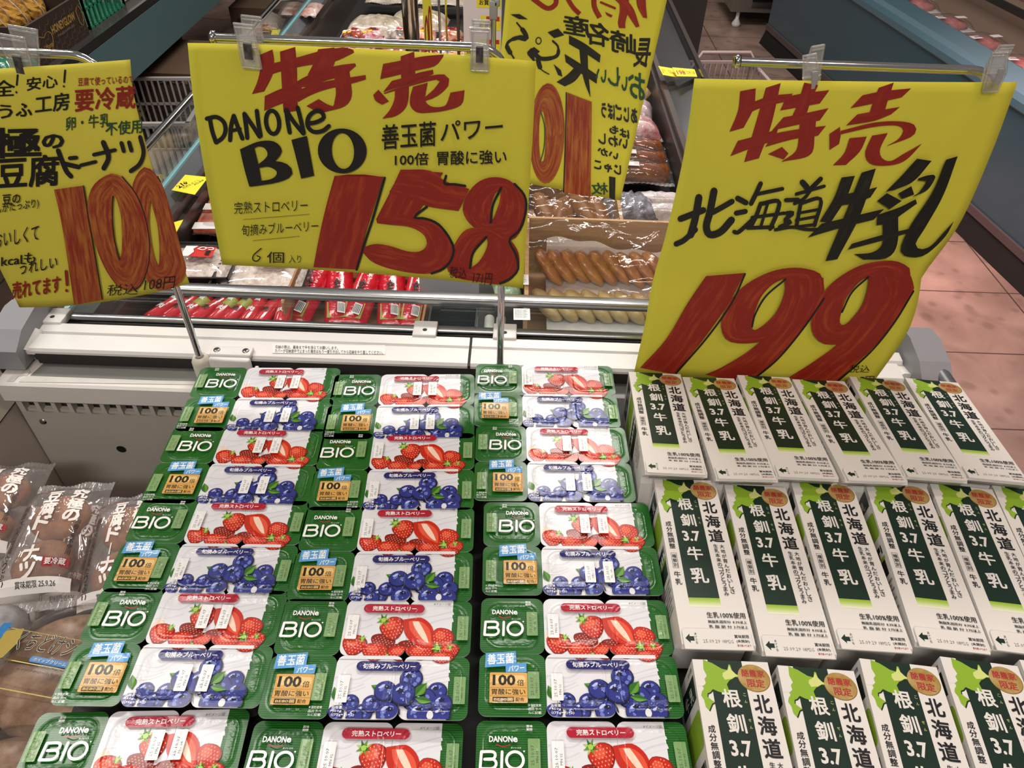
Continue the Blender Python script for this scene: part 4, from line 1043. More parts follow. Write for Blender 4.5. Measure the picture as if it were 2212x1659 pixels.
    g.into(b, lambda x, y, z: Vector((x / 1000 - w / 2, y1 - .0155 + (y * .00045), h - .004 - y / 1000 * .75)) + Vector((0, -z, 0)), base=.0004)
    b.obj('carton_body', e)
    # sealed fin folded flat over the near end
    f = MB(); pts = []; fx0, fx1, fy0, fy1, r = .0015, .0665, .183, .2035, .0035
    for cx, cy, a0 in ((fx1 - r, fy0 + r, -90), (fx1 - .0008, fy1 - .0008, 0), (fx0 + .0008, fy1 - .0008, 90), (fx0 + r, fy0 + r, 180)):
        rr = r if cy < .19 else .0008
        for k in range(5): q_ = radians(a0 + 22.5 * k); pts.append((cx + rr * cos(q_), cy + rr * sin(q_)))
    fz = lambda x, y, z: Vector((x - w / 2, CL / 2 - y * KY, h + .0010 + z))
    n = len(pts); top = [fz(*p, .0016) for p in pts]; bot = [fz(*p, 0) for p in pts]
    f.add(top + bot, [list(range(n))[::-1]] + [(i, (i + 1) % n, n + (i + 1) % n, n + i) for i in range(n)] + [list(range(n, 2 * n))], K_w)
    a = Art(); a.poly([(3.5, 193), (8, 188.5), (8, 191), (12, 191), (12, 195.5), (8, 195.5), (8, 198)], K_g); a.vtext('あけぐち', 13.8, 187, 199, 2.3, K_k, .01, res=1)
    a.text('25.09.29', 20, 193.8, 36, 197.2, K_dt, -.002, res=1); a.text('08M2G', 38, 193.8, 48.5, 197.2, K_dt, -.002, res=1)
    a.text('賞味期限', 50.5, 188.6, 64.5, 192, K_k, .02, res=1); a.text('(未開封)', 51.5, 193.5, 64, 196.8, K_k, .02, res=1); a.text('要冷蔵10℃以下', 51.5, 198.2, 64.5, 200.4, K_fr, .01, res=1)
    a.into(f, lambda x, y, z: fz(x / 1000, y / 1000, .0016 + z), step=.00002, base=.00006)
    f.obj('sealed_fin', e); return e


MK = []  # far-left photo corner, near-left photo point (fin end), row
for q in (((1357, 798), (1396, 1031)), ((1473, 812), (1550, 1041)), ((1590, 804), (1683, 1042)), ((1712, 820), (1829, 1040)), ((1833, 811), (1959, 1036)), ((1953, 814), (2091, 1038))): MK.append((*q, 0))
for q in (((1412, 1032), (1476, 1408)), ((1564, 1045), (1650, 1422)), ((1707, 1036), (1814, 1405)), ((1864, 1030), (1984, 1408)), ((2006, 1039), (2150, 1412)), ((2140, 1043), (2312, 1420))): MK.append((*q, 1))
for q in (((1495, 1424), (1580, 1960)), ((1679, 1437), (1787, 1960)), ((1856, 1422), (1990, 1960)), ((2030, 1418), (2205, 1960)), ((2202, 1425), (2410, 1960))): MK.append((*q, 2))
rn = ['back', 'middle', 'front']; on = ['leftmost', 'second from the left', 'third from the left', 'fourth from the left', 'fifth from the left', 'rightmost']
cnt = [0, 0, 0]; pc = None
for i, (fl, nl, r) in enumerate(MK):
    jit = (0, -.0015, .001, 0, .001, -.001)[cnt[r]]
    zf, zn = ((.868, .900), (.878, .879), (.879, .879))[r]
    p0 = P(*fl, zf + jit); p1 = P(*nl, zn + jit); ydir = (p0 - p1).normalized(); xd = ydir.cross(Vector((0, 0, 1))).normalized(); zd = xd.cross(ydir).normalized()
    L0 = .210
    if r == 2: base = p0
    else: base = (p0 + p1) / 2 + ydir * L0 / 2
    o = base - ydir * (CL / 2) + xd * (CW / 2) - zd * CW
    lab = 'milk carton lying face up, %s in the %s row of cartons' % (on[cnt[r]] if not (r == 2 and cnt[r] == 4) else 'rightmost', rn[r])
    if pc is None: e = pc = carton(lab)
    else: e = copy_tree(pc); e['label'] = lab
    e.matrix_world = Matrix(((xd.x, ydir.x, zd.x, o.x), (xd.y, ydir.y, zd.y, o.y), (xd.z, ydir.z, zd.z, o.z), (0, 0, 0, 1)))
    cnt[r] += 1

# ------------------------------------------------------------------ bagged doughnuts and chiffon cakes at the left
M_film = film('bag_film', 'f3efee', milky=.11, gloss=.6, bs=34, bump=.8, rough=.06, dist=.006, stretch=(1, .4, 1))
M_crimp = film('bag_crimp_film', 'efecec', milky=.25, gloss=1.6, bs=240, bump=1.0, rough=.12, dist=.003, stretch=(1, .1, 1))
M_dough = mat('fried_dough', '9a5a34', .55, col2='c48a5c', vs=28, bump=.5, bs=220)
M_doughs = mat('sugar_dough', 'bd8a64', .7, col2='8e5632', vs=40, bump=.5, bs=200)
B_w = mat('bag_print_white', 'eee8e4', .4); B_k = mat('bag_print_dark', '2b2320', .5); B_r = mat('bag_print_red', 'a3212f', .5)


def ph(u, v, h):
    return h * max(0, 1 - abs(u) ** 2.8) ** .5 * max(0, 1 - abs(v) ** 3.2) ** .5


def pillow(b, w, l, h, m, crimp=.012, mc=None, nx=14, ny=18, wr=.0012, seed=0):
    vs = []
    for s in (1, -.35):
        for j in range(ny + 1):
            for i in range(nx + 1):
                u, v = 2 * i / nx - 1, 2 * j / ny - 1; ed = (1 - u * u) * (1 - v * v)
                vs.append((u * w / 2, v * l / 2, h * .3 + s * ph(u, v, h * .7) + wr * ed * noise.noise(Vector((u * 5, v * 5, seed)))))
    k = (nx + 1) * (ny + 1)
    fs = [(j * (nx + 1) + i, j * (nx + 1) + i + 1, (j + 1) * (nx + 1) + i + 1, (j + 1) * (nx + 1) + i) for j in range(ny) for i in range(nx)]
    b.add(vs, fs + [[k + q for q in f][::-1] for f in fs], m, smooth=True)
    if crimp:
        for sgn in (-1, 1):
            g = []; n = 40
            for i in range(n + 1):
                for t in (0, .5, 1): g.append((-w / 2 + w * i / n, sgn * (l / 2 + crimp * t - .001), h * .3 + (.0009 if i % 2 else -.0009) + .003 * t * sin(i * .3)))
            b.add(g, [(i * 3 + t, (i + 1) * 3 + t, (i + 1) * 3 + t + 1, i * 3 + t + 1) for i in range(n) for t in (0, 1)], mc or m, smooth=False)


def quad_place(q, z):
    c = [P(x, y, z) for x, y in q]; ctr = sum(c, Vector()) / 4
    d = (c[1] - c[0]) + (c[2] - c[3]); d2 = (c[0] - c[3]) + (c[1] - c[2])
    return ctr, d.length / 2, d2.length / 2, math.atan2(d2.y, d2.x) - pi / 2


def doughnut_bag(q, z, label):
    c, w, l, an = quad_place(q, z); h = .05; w = min(w, .115); l = min(max(l, .15), .175)
    e = empty('doughnut_bag', (c.x, c.y, z - h), an, label, 'bag of doughnuts', 'bags of tofu doughnuts at the left')
    for s in (-1, 1):
        b = MB(); b.ball((0, s * l * .21, h * .42), (w * .36, l * .205, h * .40), M_dough if s > 0 else M_doughs, 22, 14, .08, 2, s); b.obj('doughnut', e)
    a = Art(lambda x, y: (x, y))
    top = lambda x, y, zz: Vector((x * w - w / 2, l / 2 - y * l, h * .3 + ph(2 * x - 1, 1 - 2 * y, h * .7) + .0012 + zz))
    b = MB()
    a.vtext('究極の', .76, .10, .45, .17, B_w, .05, keep=False); a.vtext('豆腐ドーナツ', .46, .12, .92, .17, B_w, .05, keep=False)
    a.vtext('国産大豆の豆腐たっぷり', .17, .26, .95, .07, B_k, .02, keep=False); a.vtext('卵・牛乳不使用', .86, .42, .74, .05, B_k, .01, keep=False)
    a.text('おいしい豆腐工房', .22, .05, .5, .085, B_k, .01); a.text('いしかわ', .24, .095, .44, .12, B_r, .01)
    a.rect(.62, .76, .90, .83, B_r); a.text('要冷蔵', .65, .77, .87, .82, B_w, .02)
    a.rect(.05, .90, .95, .985, mat('bag_white_panel', 'e9e4e1', .4), nx=8, ny=2); a.text('賞味期限 25.9.26', .35, .92, .8, .96, B_k, .015)
    a.into(b, top, step=.00003, base=.0003); b.obj('printing', e)
    b = MB(); pillow(b, w, l, h, M_film, .016, M_crimp, wr=.003, seed=c.x * 9); b.obj('bag', e)
    return e


doughnut_bag([(-65, 985), (90, 985), (-5, 1180), (-170, 1175)], .725, 'clear bag of tofu doughnuts cut off by the left edge of the view')
doughnut_bag([(130, 1062), (240, 1062), (160, 1300), (60, 1295)], .695, 'clear doughnut bag tucked underneath, between the two upper doughnut bags')
doughnut_bag([(62, 1020), (222, 1024), (132, 1280), (-50, 1270)], .728, 'clear bag of tofu doughnuts with white lettering, lying on top near the back panel')
doughnut_bag([(215, 1026), (345, 1030), (292, 1330), (135, 1320)], .722, 'clear bag of tofu doughnuts half hidden beside the left column of yogurt packs')
M_cake = mat('chiffon_crust', '7d5c42', .85, col2='b3967e', vs=45, bump=.6, bs=300); M_crumb = mat('chiffon_crumb', 'b08840', .9, col2='c29a52', vs=80, bump=.4, bs=200)
M_dome = film('clear_dome', 'f2efec', milky=.03, gloss=-.1, bs=7, bump=.05, rough=.22, dist=.006)
def chiffon(cx, cy, z, label, lab=True):
    p = P(cx, cy, z); e = empty('chiffon_cake_tub', (p.x, p.y, z - .075), radians(-8), label, 'cake tub', 'clear tubs of chiffon cake at the lower left')
    R_ = .088
    for s in (-1, 1):
        b = MB(); n = 18; prof = []
        pts = [(R_ * .88 * cos(pi * k / n), s * (.004 + R_ * .80 * sin(pi * k / n))) for k in range(n + 1)]
        for zz, sc in ((.01, .92), (.03, 1), (.046, .98), (.054, .86), (.057, .5)):
            prof.append([(x_ * sc, (y_ - s * .004) * sc + s * .004, zz) for x_, y_ in pts])
        vs = [q for r in prof for q in r]; k1 = n + 1
        b.add(vs, [(i * k1 + j, i * k1 + j + 1, (i + 1) * k1 + j + 1, (i + 1) * k1 + j) for i in range(4) for j in range(n)], M_cake, smooth=True)
        b.add(prof[4], [list(range(k1))], M_cake); b.add([r[0] for r in prof] + [r[-1] for r in prof], [(i, i + 1, 5 + i + 1, 5 + i) for i in range(4)], M_crumb); b.obj('cake', e)
    b = MB(); b.lathe([(0, 0), (R_ * .93, 0), (R_ * .99, .008), (R_, .02), (R_ * 1.03, .021)], mat('tub_base', '2a2422', .4), 36); b.obj('tub_base', e)
    b = MB(); b.lathe([(R_ * 1.05, .021), (R_ * 1.03, .024), (R_ * .99, .026), (R_ * .96, .045), (R_ * .88, .060), (R_ * .7, .071), (R_ * .45, .078), (R_ * .2, .081), (0, .082)], M_dome, 40); b.obj('dome_lid', e)
    if lab:
        a = Art(); G = mat('band_gold', 'c8b25a', .35, metal=.3)
        for y0 in (-.030, .006, .036): a.rect(-.085, y0, .09, y0 + .0011, G)
        a.poly([(-.078, -.024), (-.056, -.028), (-.050, -.010), (-.056, .008), (-.074, .02), (-.084, .0)], G)
        a.rect(-.092, -.035, -.078, -.012, mat('label_blue', '2f7fc0', .4)); a.text('くちどけシフォン', -.052, -.024, .066, -.002, mat('label_cream', 'f2ecd0', .4), .034); a.text('くちどけシフォン', -.052, -.024, .066, -.002, B_k, .012)
        a.rect(-.022, .003, .026, .010, mat('label_blue', '2f7fc0', .4), r=.003); a.text('ホイップクリーム', -.017, .0045, .021, .0085, B_w, .01)
        a.text('しっとりなめらかシフォンケーキに', -.035, .012, .04, .0155, B_k, .0, res=1); a.text('ホイップクリームをサンド', -.03, .0175, .03, .021, B_k, 0, res=1)
        b = MB(); a.into(b, lambda x, y, zz: Vector((x, -y, .083 + zz - (x * x + y * y) * 1.9)), step=.00004, base=.0002); b.obj('lid_label', e)
chiffon(118, 1425, .733, 'clear tub of chiffon cake with a lettered gold band, left of the yogurt packs')
chiffon(-40, 1730, .733, 'clear tub of chiffon cake in the bottom left corner, partly out of view')
p = P(-12, 1345, .70); e = empty('wrapped_roll', (p.x, p.y, .655), 0, 'grey white wrapped roll at the left edge above the chiffon tub', 'wrapped bread')
b = MB(); b.ball((0, 0, .03), (.035, .03, .028), mat('pale_wrap', 'b9b6b8', .3, col2='8d8a8c', vs=40, bump=.8, bs=90), 20, 12, .1, 3); b.obj('wrap', e)

# ------------------------------------------------------------------ room
def struct(b, name):
    o = b.obj(name); o['kind'] = 'structure'; return o
def tile_mat():
    m = mat('stone_tiles', '8d8078', .38, spec=.4); N, L = nt(m); b = N['Principled BSDF']
    tc = N.new('ShaderNodeTexCoord'); mp = N.new('ShaderNodeMapping'); mp.inputs['Location'].default_value = (.0, .215, 0); L.new(tc.outputs['Object'], mp.inputs[0])
    br = N.new('ShaderNodeTexBrick'); br.offset = 0; br.inputs['Scale'].default_value = 1; br.inputs['Brick Width'].default_value = .6; br.inputs['Row Height'].default_value = .355
    br.inputs['Mortar Size'].default_value = .003; br.inputs['Mortar Smooth'].default_value = .1; br.inputs['Mortar'].default_value = lin('4a3a34')
    L.new(mp.outputs[0], br.inputs[0])
    n = N.new('ShaderNodeTexNoise'); n.inputs['Scale'].default_value = 5; n.inputs['Detail'].default_value = 6; n.inputs['Distortion'].default_value = .6; L.new(mp.outputs[0], n.inputs[0])
    v = N.new('ShaderNodeTexVoronoi'); v.inputs['Scale'].default_value = 13; v.feature = 'SMOOTH_F1'; L.new(mp.outputs[0], v.inputs[0])
    r = N.new('ShaderNodeValToRGB'); e = r.color_ramp.elements; e[0].position = .3; e[0].color = lin('7f685d'); e[1].position = .7; e[1].color = lin('a68b7f'); L.new(n.outputs[0], r.inputs[0])
    r2 = N.new('ShaderNodeValToRGB'); e = r2.color_ramp.elements; e[0].position = .10; e[0].color = (.72, .70, .68, 1); e[1].position = .26; e[1].color = (1, 1, 1, 1); L.new(v.outputs['Distance'], r2.inputs[0])
    mx = N.new('ShaderNodeMix'); mx.data_type = 'RGBA'; mx.blend_type = 'MULTIPLY'; mx.inputs[0].default_value = 1; L.new(r.outputs[0], mx.inputs[6]); L.new(r2.outputs[0], mx.inputs[7])
    L.new(mx.outputs[2], br.inputs['Color1']); L.new(mx.outputs[2], br.inputs['Color2']); L.new(br.outputs[0], b.inputs['Base Color']); return m
b = MB(); b.add([(-6, -2, 0), (6, -2, 0), (6, 9, 0), (-6, 9, 0)], [(0, 1, 2, 3)], tile_mat()); struct(b, 'floor')
b = MB(); b.box((0, 9.05, 1.6), (12, .1, 3.3), mat('dark_wall', '3a3533', .8)); struct(b, 'wall_back')
b = MB(); b.box((-4.5, 3.5, 1.6), (.1, 11, 3.3), mat('dim_wall', '6a6460', .8)); struct(b, 'wall_left')
b = MB(); b.box((5.0, 3.5, 1.6), (.1, 11, 3.3), mat('dim_wall', '6a6460', .8)); struct(b, 'wall_right')

# ------------------------------------------------------------------ far island case
fc = empty('chilled_island_case', (0, 2.8, 0), label='long chilled island case behind the near case, stocked with wrapped goods', cat='display case')
def fp(b, n): return b.obj(n, fc, loc=(0, -2.8, 0))
Y0c, Y1c = .935, 4.6
b = MB(); b.box((-.10, 2.77, .31), (1.20, 3.66, .62), mat('case_body_dark', '3b3836', .5)); b.box((-.14, 2.77, .642), (1.06, 3.62, .03), mat('case_floor', '1c1a19', .5)); b.box((-.525, 1.40, .68), (.22, .44, .045), mat('case_floor', '1c1a19', .5)); b.box((-.525, 1.062, .678), (.235, .105, .04), mat('case_floor', '1c1a19', .5)); fp(b, 'cabinet_body')
M_brz = mat('bronze_frame', '3a302c', .35)
b = MB(); b.box((-.682, 2.77, .765), (.012, 3.66, .028), M_brz); b.box((-.672, 2.77, .70), (.01, 3.66, .12), M_brz); fp(b, 'inner_frame')
b = MB(); b.box((.39, 2.77, .765), (.014, 3.66, .024), M_brz); b.box((.38, 2.77, .70), (.01, 3.66, .12), M_brz); fp(b, 'inner_frame')
b = MB(); b.prism([(-.715, .80), (-.712, .795), (-.688, .768), (-.688, .772)], Y0c, Y1c, mat('blue_grey_panel', '5d6266', .25), 'y'); fp(b, 'price_rail')
b = MB(); b.prism([(.475, .80), (.472, .795), (.397, .768), (.397, .772)], Y0c, Y1c, mat('smoked_panel', '303234', .2), 'y'); fp(b, 'price_rail')
b = MB(); b.box((-.717, 2.77, .84), (.005, 3.66, .085), M_glass); fp(b, 'side_glass')
b = MB(); b.box((-.7165, 2.77, .7985), (.008, 3.66, .008), mat('glass_edge_blue', '8fc6cf', .2)); fp(b, 'glass_edge')
b = MB(); b.box((.478, 2.77, .805), (.005, 3.66, .03), M_glass); fp(b, 'side_glass')
b = MB(); b.tube([(-.72, Y0c, .888), (-.72, Y1c, .888)], .008, M_chrome, 10); fp(b, 'top_rail')
b = MB(); b.box((.482, 2.77, .822), (.012, 3.66, .012), mat('dark_steel', '4a4644', .25, metal=.7)); fp(b, 'top_rail')
b = MB(); b.box((-.11, .929, .826), (1.20, .004, .062), M_glass); fp(b, 'front_glass')
b = MB(); b.box((-.09, .930, .8555), (1.27, .020, .013), M_alu, bev=.003); fp(b, 'front_rail')
b = MB(); b.box((-.70, 1.0, .40), (.05, .12, .79), mat('case_body_dark', '3b3836', .5)); fp(b, 'corner_post')


def thing1(mb, name, loc, rz, label, cat, part, group=None):
    e = empty(name, loc, rz, label, cat, group); mb.obj(part, e); return e


def glossy(name, c, c2=None, vs=40, bump=.9, bs=70): return mat(name, c, .18, col2=c2, vs=vs, bump=bump, bs=bs, coat=.6, dist=.003)


# trays of minced chicken
M_mince = mat('minced_chicken', 'c9b8ae', .35, col2='ebe2da', vs=70, bump=1, bs=90, dist=.006)
M_wrapf = film('cling_wrap', 'f6f4f3', milky=.03, gloss=.4, bs=18, bump=.7, rough=.05, dist=.005)
M_lred = mat('label_red', 'c8281e', .45); M_lw = mat('label_white', 'e9e6e6', .45)
def mince(px, py, z, label, rz=.05):
    p = P(px, py, z); e = empty('mince_tray', (p.x, p.y, z - .04), rz, label, 'meat tray', 'black trays of minced chicken')
    b = MB(); w, l = .17, .125
    b.prism([(-l / 2, .04), (-l / 2 + .012, 0), (l / 2 - .012, 0), (l / 2, .04), (l / 2 - .004, .04), (l / 2 - .015, .005), (-l / 2 + .015, .005), (-l / 2 + .004, .04)], -w / 2, w / 2, M_black, 'x')
    for s in (-1, 1): b.box((s * w / 2, 0, .02), (.004, l, .04), M_black)
    b.obj('tray', e)
    b = MB(); n = 30; vs = []
    for j in range(n + 1):
        for i in range(n + 1):
            u, v = 2 * i / n - 1, 2 * j / n - 1; vs.append((u * w * .47, v * l * .46, .026 + .014 * (1 - u ** 4) * (1 - v ** 4) + .006 * noise.noise(Vector((u * 9, v * 8, px)))))
    b.add(vs, [(j * (n + 1) + i, j * (n + 1) + i + 1, (j + 1) * (n + 1) + i + 1, (j + 1) * (n + 1) + i) for j in range(n) for i in range(n)], M_mince, smooth=True); b.obj('mince', e)
    b = MB(); pillow(b, w, l, .052, M_wrapf, 0); b.obj('wrap', e)
    b = MB(); a = Art(lambda x, y: (x * .62 + .018, y * .62 - .006)); a.rect(-.045, -.03, .045, .028, M_lred); a.poly([(-.045, -.03), (-.008, -.03), (-.018, -.012), (-.012, .005), (-.022, .028), (-.045, .028)], M_lw)
    a.line([(-.005, -.012), (.005, -.024), (.018, -.02), (.012, -.008), (.0, -.01)], .004, M_lw); a.line([(.02, -.018), (.034, -.024), (.04, -.014), (.028, -.01)], .004, M_lw)
    for i in range(3): a.rect(.022, -.004 + i * .009, .036, .002 + i * .009, M_black)
    a.into(b, lambda x, y, zz: Vector((x, -y, .0545 + zz - (x * x + y * y) * 1.2)), step=.0001, base=.0004); b.obj('label', e)
mince(410, 560, .748, 'black tray of minced chicken with a red label, left of the 158 sign'); mince(570, 578, .744, 'black tray of minced chicken half hidden below the 158 sign', .02)
M_bacon = mat('marbled_bacon', 'c9502e', .3, col2='edb4a0', vs=14, bump=.5, bs=60, stretch=(.6, 2.6, 1), coat=.5)
for i, (px, py, z, t) in enumerate(((452, 468, .735, 'nearer'), (476, 428, .74, 'farther'))):
    c = P(px, py, z); e = empty('bacon_pack', (-.588, c.y, z - .02), radians(4), 'flat pack of marbled bacon with a white label, the %s of two at the left' % t, 'meat pack', 'bacon packs')
    b = MB(); b.box((0, 0, .01), (.15, .085, .014), M_bacon, bev=.004); b.obj('bacon', e)
    b = MB(); b.box((-.04, -.03, .0185), (.07, .026, .001), M_lw); b.obj('label', e); b = MB(); pillow(b, .155, .09, .024, M_wrapf, .006); b.obj('wrap', e)
# sausages lying behind the front glass
M_saus = mat('red_casing', 'b01422', .2, col2='c92a35', vs=30, coat=.6, bump=.4, bs=120); M_olive = mat('label_olive', '8d8f34', .5)
for i in range(9):
    px = 318 + i * 33; p = Vector((-.628 + i * .0265, 1.112, 0)); an = radians((-28, -24, -22, -30, -18, -20, -10, -12, 4)[i])
    e = empty('red_sausage', (p.x, 1.062, .700), an, 'red wrapped fish sausage behind the glass, %s from the left end' % ('first', 'second', 'third', 'fourth', 'fifth', 'sixth', 'seventh', 'eighth', 'ninth')[i], 'sausage', 'row of red sausages')
    b = MB(); prof = [(0, -.047), (.004, -.044), (.011, -.040), (.0128, -.032), (.013, 0), (.0128, .032), (.011, .040), (.004, .044), (0, .047)]
    b.lathe(prof, M_saus, 16, M=Matrix.Rotation(pi / 2, 4, 'X')); b.obj('casing', e, loc=(0, 0, .0148))
    b = MB()
    if i in (2, 4, 5): b.lathe([(.0134, -.030), (.0134, -.006)], M_olive, 16, M=Matrix.Rotation(pi / 2, 4, 'X'))
    a = Art(); a.vtext('魚肉', 0, -.02 - .02, .02, .011, (M_lw, M_blk)[i % 2], .03); a.into(b, lambda x, y, zz: Vector((x, -y, .0134 + zz - x * x * 36)), step=.0001, base=.0003); b.obj('label', e, loc=(0, 0, .0148))
M_card = mat('cardboard', '9a6f4a', .85, var=.08, vs=30)
b = MB()
for c, d in (((-.122, 0, .045), (.004, .24, .09)), ((.122, 0, .03), (.004, .24, .06)), ((0, .12, .045), (.244, .004, .09)), ((0, 0, .002), (.24, .24, .004))): b.box(c, d, M_card)
thing1(b, 'cardboard_box', (-.285, 1.165, .660), 0, 'open cardboard box holding the red bags behind the front glass', 'box', 'tray_wall')
M_redbag = glossy('red_bag', 'c3142a', 'a80f22'); M_bagw = glossy('bag_pale_top', 'e4d6cc', 'c85a3a', vs=30)
for i in range(5):
    x = -.385 + i * .05; e = empty('red_food_bag', (x, 1.155, .690), radians((-14, 8, -10, 6, -4)[i]), 'glossy red food bag with a pictured top, %s from the left in the cardboard box' % ('first', 'second', 'third', 'fourth', 'fifth')[i], 'food bag', 'red bags in the cardboard box')
    e.rotation_euler.x = radians(14); b = MB(); pillow(b, .052, .19, .036, M_redbag, .010, M_redbag, 8, 16, .003, i); b.obj('bag', e)
    b = MB(); a = Art(); a.poly([(-.02, -.085), (.02, -.088), (.022, -.045), (.0, -.026), (-.022, -.045)], M_lw); a.ell(.002, -.056, .010, .016, mat('leaf_print', '3f6a34', .4)); a.ell(-.006, -.055, .007, .008, mat('egg_print', 'dcc78a', .4)); a.ell(.009, -.072, .008, .007, mat('shrimp_print', 'd2653c', .4))
    a.vtext('金沢', .0, -.012, .035, .014, M_blk, .03, keep=False); a.rect(-.018, .04, .018, .075, M_olive); a.rect(.002, .046, .015, .07, M_lw)
    for k in range(5): a.rect(.003 + k * .0024, .048, .0042 + k * .0024, .068, M_blk); a.lay -= 1
    a.into(b, lambda x_, y_, zz: Vector((x_, -y_, .0375 + zz - abs(x_) ** 2 * 22 - max(0, abs(y_) - .07) * .5)), step=.0001, base=.0004); b.obj('printing', e)
pa, pb = V(905, 592, 1.14), V(1035, 646, 1.14)
b = MB(); b.box((0, 0, 0), (abs(pb.x - pa.x), .006, abs(pa.z - pb.z) + .01), mat('grey_plate', '84868a', .5)); b.box((-.01, .0, .028), (.07, .012, .012), mat('grey_plate', '84868a', .5))
b.box((0, 0, -.09), (.05, .004, .14), mat('grey_plate', '84868a', .5)); thing1(b, 'grey_divider_plate', ((pa.x + pb.x) / 2, 1.14, (pa.z + pb.z) / 2), 0, 'grey metal divider plate standing between the red bags and the green bag', 'divider', 'plate')
b = MB()
for c, d in (((0, 0, .005), (.085, .06, .008)), ((0, -.03, .04), (.085, .003, .07)), ((0, .03, .04), (.085, .003, .07)), ((-.041, 0, .04), (.003, .06, .07)), ((.041, 0, .04), (.003, .06, .07))): b.box(c, d, mat('smoky_bin', '2c3336', .25))
thing1(b, 'dark_bin', (-.108, 1.045, .660), 0, 'empty dark plastic bin beside the red bags behind the glass', 'bin', 'bin_walls')
b = MB(); pillow(b, .05, .10, .05, glossy('green_bag', '5f9a6a', 'c2d8c0', vs=60), .008, None, 8, 10, .006, 3); thing1(b, 'green_vegetable_bag', (-.02, 1.18, .70), .2, 'small green and white vegetable bag between the divider plate and wooden box', 'food bag', 'bag')
for i in (0, 1):
    b = MB(); b.tube([(0, -.06, 0), (0, .06, 0)], .0095, mat('white_radish_skin', 'd8dad2', .4, var=.08, vs=60), 12); thing1(b, 'white_stick', (-.047 + i * .022, 1.07, .668), 0, 'pale white stick shaped food pack, the %s of a pair' % ('left', 'right')[i], 'food stick', 'stick', 'pair of white sticks')
# wooden trays with fried fish cakes
M_wood = mat('pale_wood', 'b08a62', .6, col2='c4a27c', vs=9, stretch=(1, 12, 12), bump=.1, bs=60); M_liner = mat('white_liner_paper', 'dcd8da', .7)
def wbox(name, loc, w, l, h, label, t=.007):
    b = MB()
    for c, d in (((-w / 2, 0, h / 2), (t, l, h)), ((w / 2, 0, h / 2), (t, l, h)), ((0, l / 2, h / 2), (w, t, h)), ((0, -l / 2, .014), (w, t, .028)), ((0, 0, .003), (w, l, .006))): b.box(c, d, M_wood)
    return thing1(b, name, loc, 0, label, 'wooden tray', 'tray_walls')
wbox('wooden_tray', (.185, 1.205, .66), .33, .285, .105, 'near pale wooden tray holding the leaning fried fish cakes')
wbox('wooden_tray', (.115, 1.475, .66), .205, .235, .085, 'far pale wooden tray with large wrapped fried cakes')
b = MB(); n = 30; vs = []
for i in range(n + 1):
    for t in range(2): vs.append((-.13 + .27 * i / n, 1.29 - .2 * t * 0 + (.012 if t else 0), .70 + (.034 + .004 * sin(i * .7) + .012 * sin(i * .17 + 1)) * t))
b.add([(v[0], v[1] - 1.29, v[2] - .70) for v in vs], [(2 * i, 2 * i + 2, 2 * i + 3, 2 * i + 1) for i in range(n)], M_liner, smooth=True)
b.add([(-.13, -.23, -.012), (.14, -.23, -.012), (.14, 0, -.012), (-.13, 0, -.012)], [(0, 1, 2, 3)], M_liner); thing1(b, 'liner_paper', (.19, 1.29, .70), 0, 'white liner paper standing up behind the brown fish cakes', 'paper', 'paper')
M_fry = mat('fried_brown', '8f5826', .35, col2='c08444', vs=22, bump=.6, bs=110, coat=.3); M_pale = mat('fried_pale', 'c9b283', .4, col2='b89c66', vs=18, bump=.3, bs=80, coat=.3)
OR = ['first', 'second', 'third', 'fourth', 'fifth', 'sixth', 'seventh', 'eighth', 'ninth']
for i in range(9):
    x = .065 + i * .027; e = empty('fried_fish_cake', (x, 1.245 + .004 * (i % 3), .676), 0, 'brown fried fish cake leaning in the near wooden tray, %s from its left end' % OR[i], 'fish cake', 'brown fish cakes in the near tray')
    b = MB(); M = Matrix.Rotation(radians(-40 - 3 * (i % 3)), 4, 'Y') @ Matrix.Rotation(radians(12), 4, 'Z'); b.ball((0, 0, .0), (.016, .05, .040), M_fry, 14, 14, .12, 2.2, i, M=Matrix.Translation((0, 0, .038)) @ M); b.obj('cake', e)
for i in range(8):
    x = .06 + i * .031; e = empty('pale_fish_cake', (x, 1.125, .672), 0, 'pale fish cake in front of the brown ones, %s from the left end' % OR[i], 'fish cake', 'pale fish cakes in the near tray')
    b = MB(); b.ball((0, 0, 0), (.017, .047, .038), M_pale, 14, 14, .08, 2, i + 20, M=Matrix.Translation((0, 0, .036)) @ Matrix.Rotation(radians(-42), 4, 'Y') @ Matrix.Rotation(radians(20), 4, 'Z')); b.obj('cake', e)
for i, (x, y, r) in enumerate(((.06, 1.47, .2), (.10, 1.45, -.1), (.145, 1.48, .3), (.18, 1.46, .1))):
    e = empty('large_fried_cake', (x, y, .67), r, 'large fried cake wrapped in the far wooden tray, %s from its left end' % OR[i], 'fried cake', 'large fried cakes in the far tray'); b = MB()
    b.ball((0, 0, 0), (.022, .075, .036), mat('fried_tan', '8a5a2c', .5, col2='a9773f', vs=20, bump=.5, bs=120), 16, 14, .12, 2.4, i, M=Matrix.Translation((0, 0, .036)) @ Matrix.Rotation(radians(-25), 4, 'Y')); b.obj('cake', e)
M_wrap2 = film('tray_wrap', 'f7f3ef', milky=.02, gloss=.12, bs=22, bump=.6, rough=.05, dist=.004)
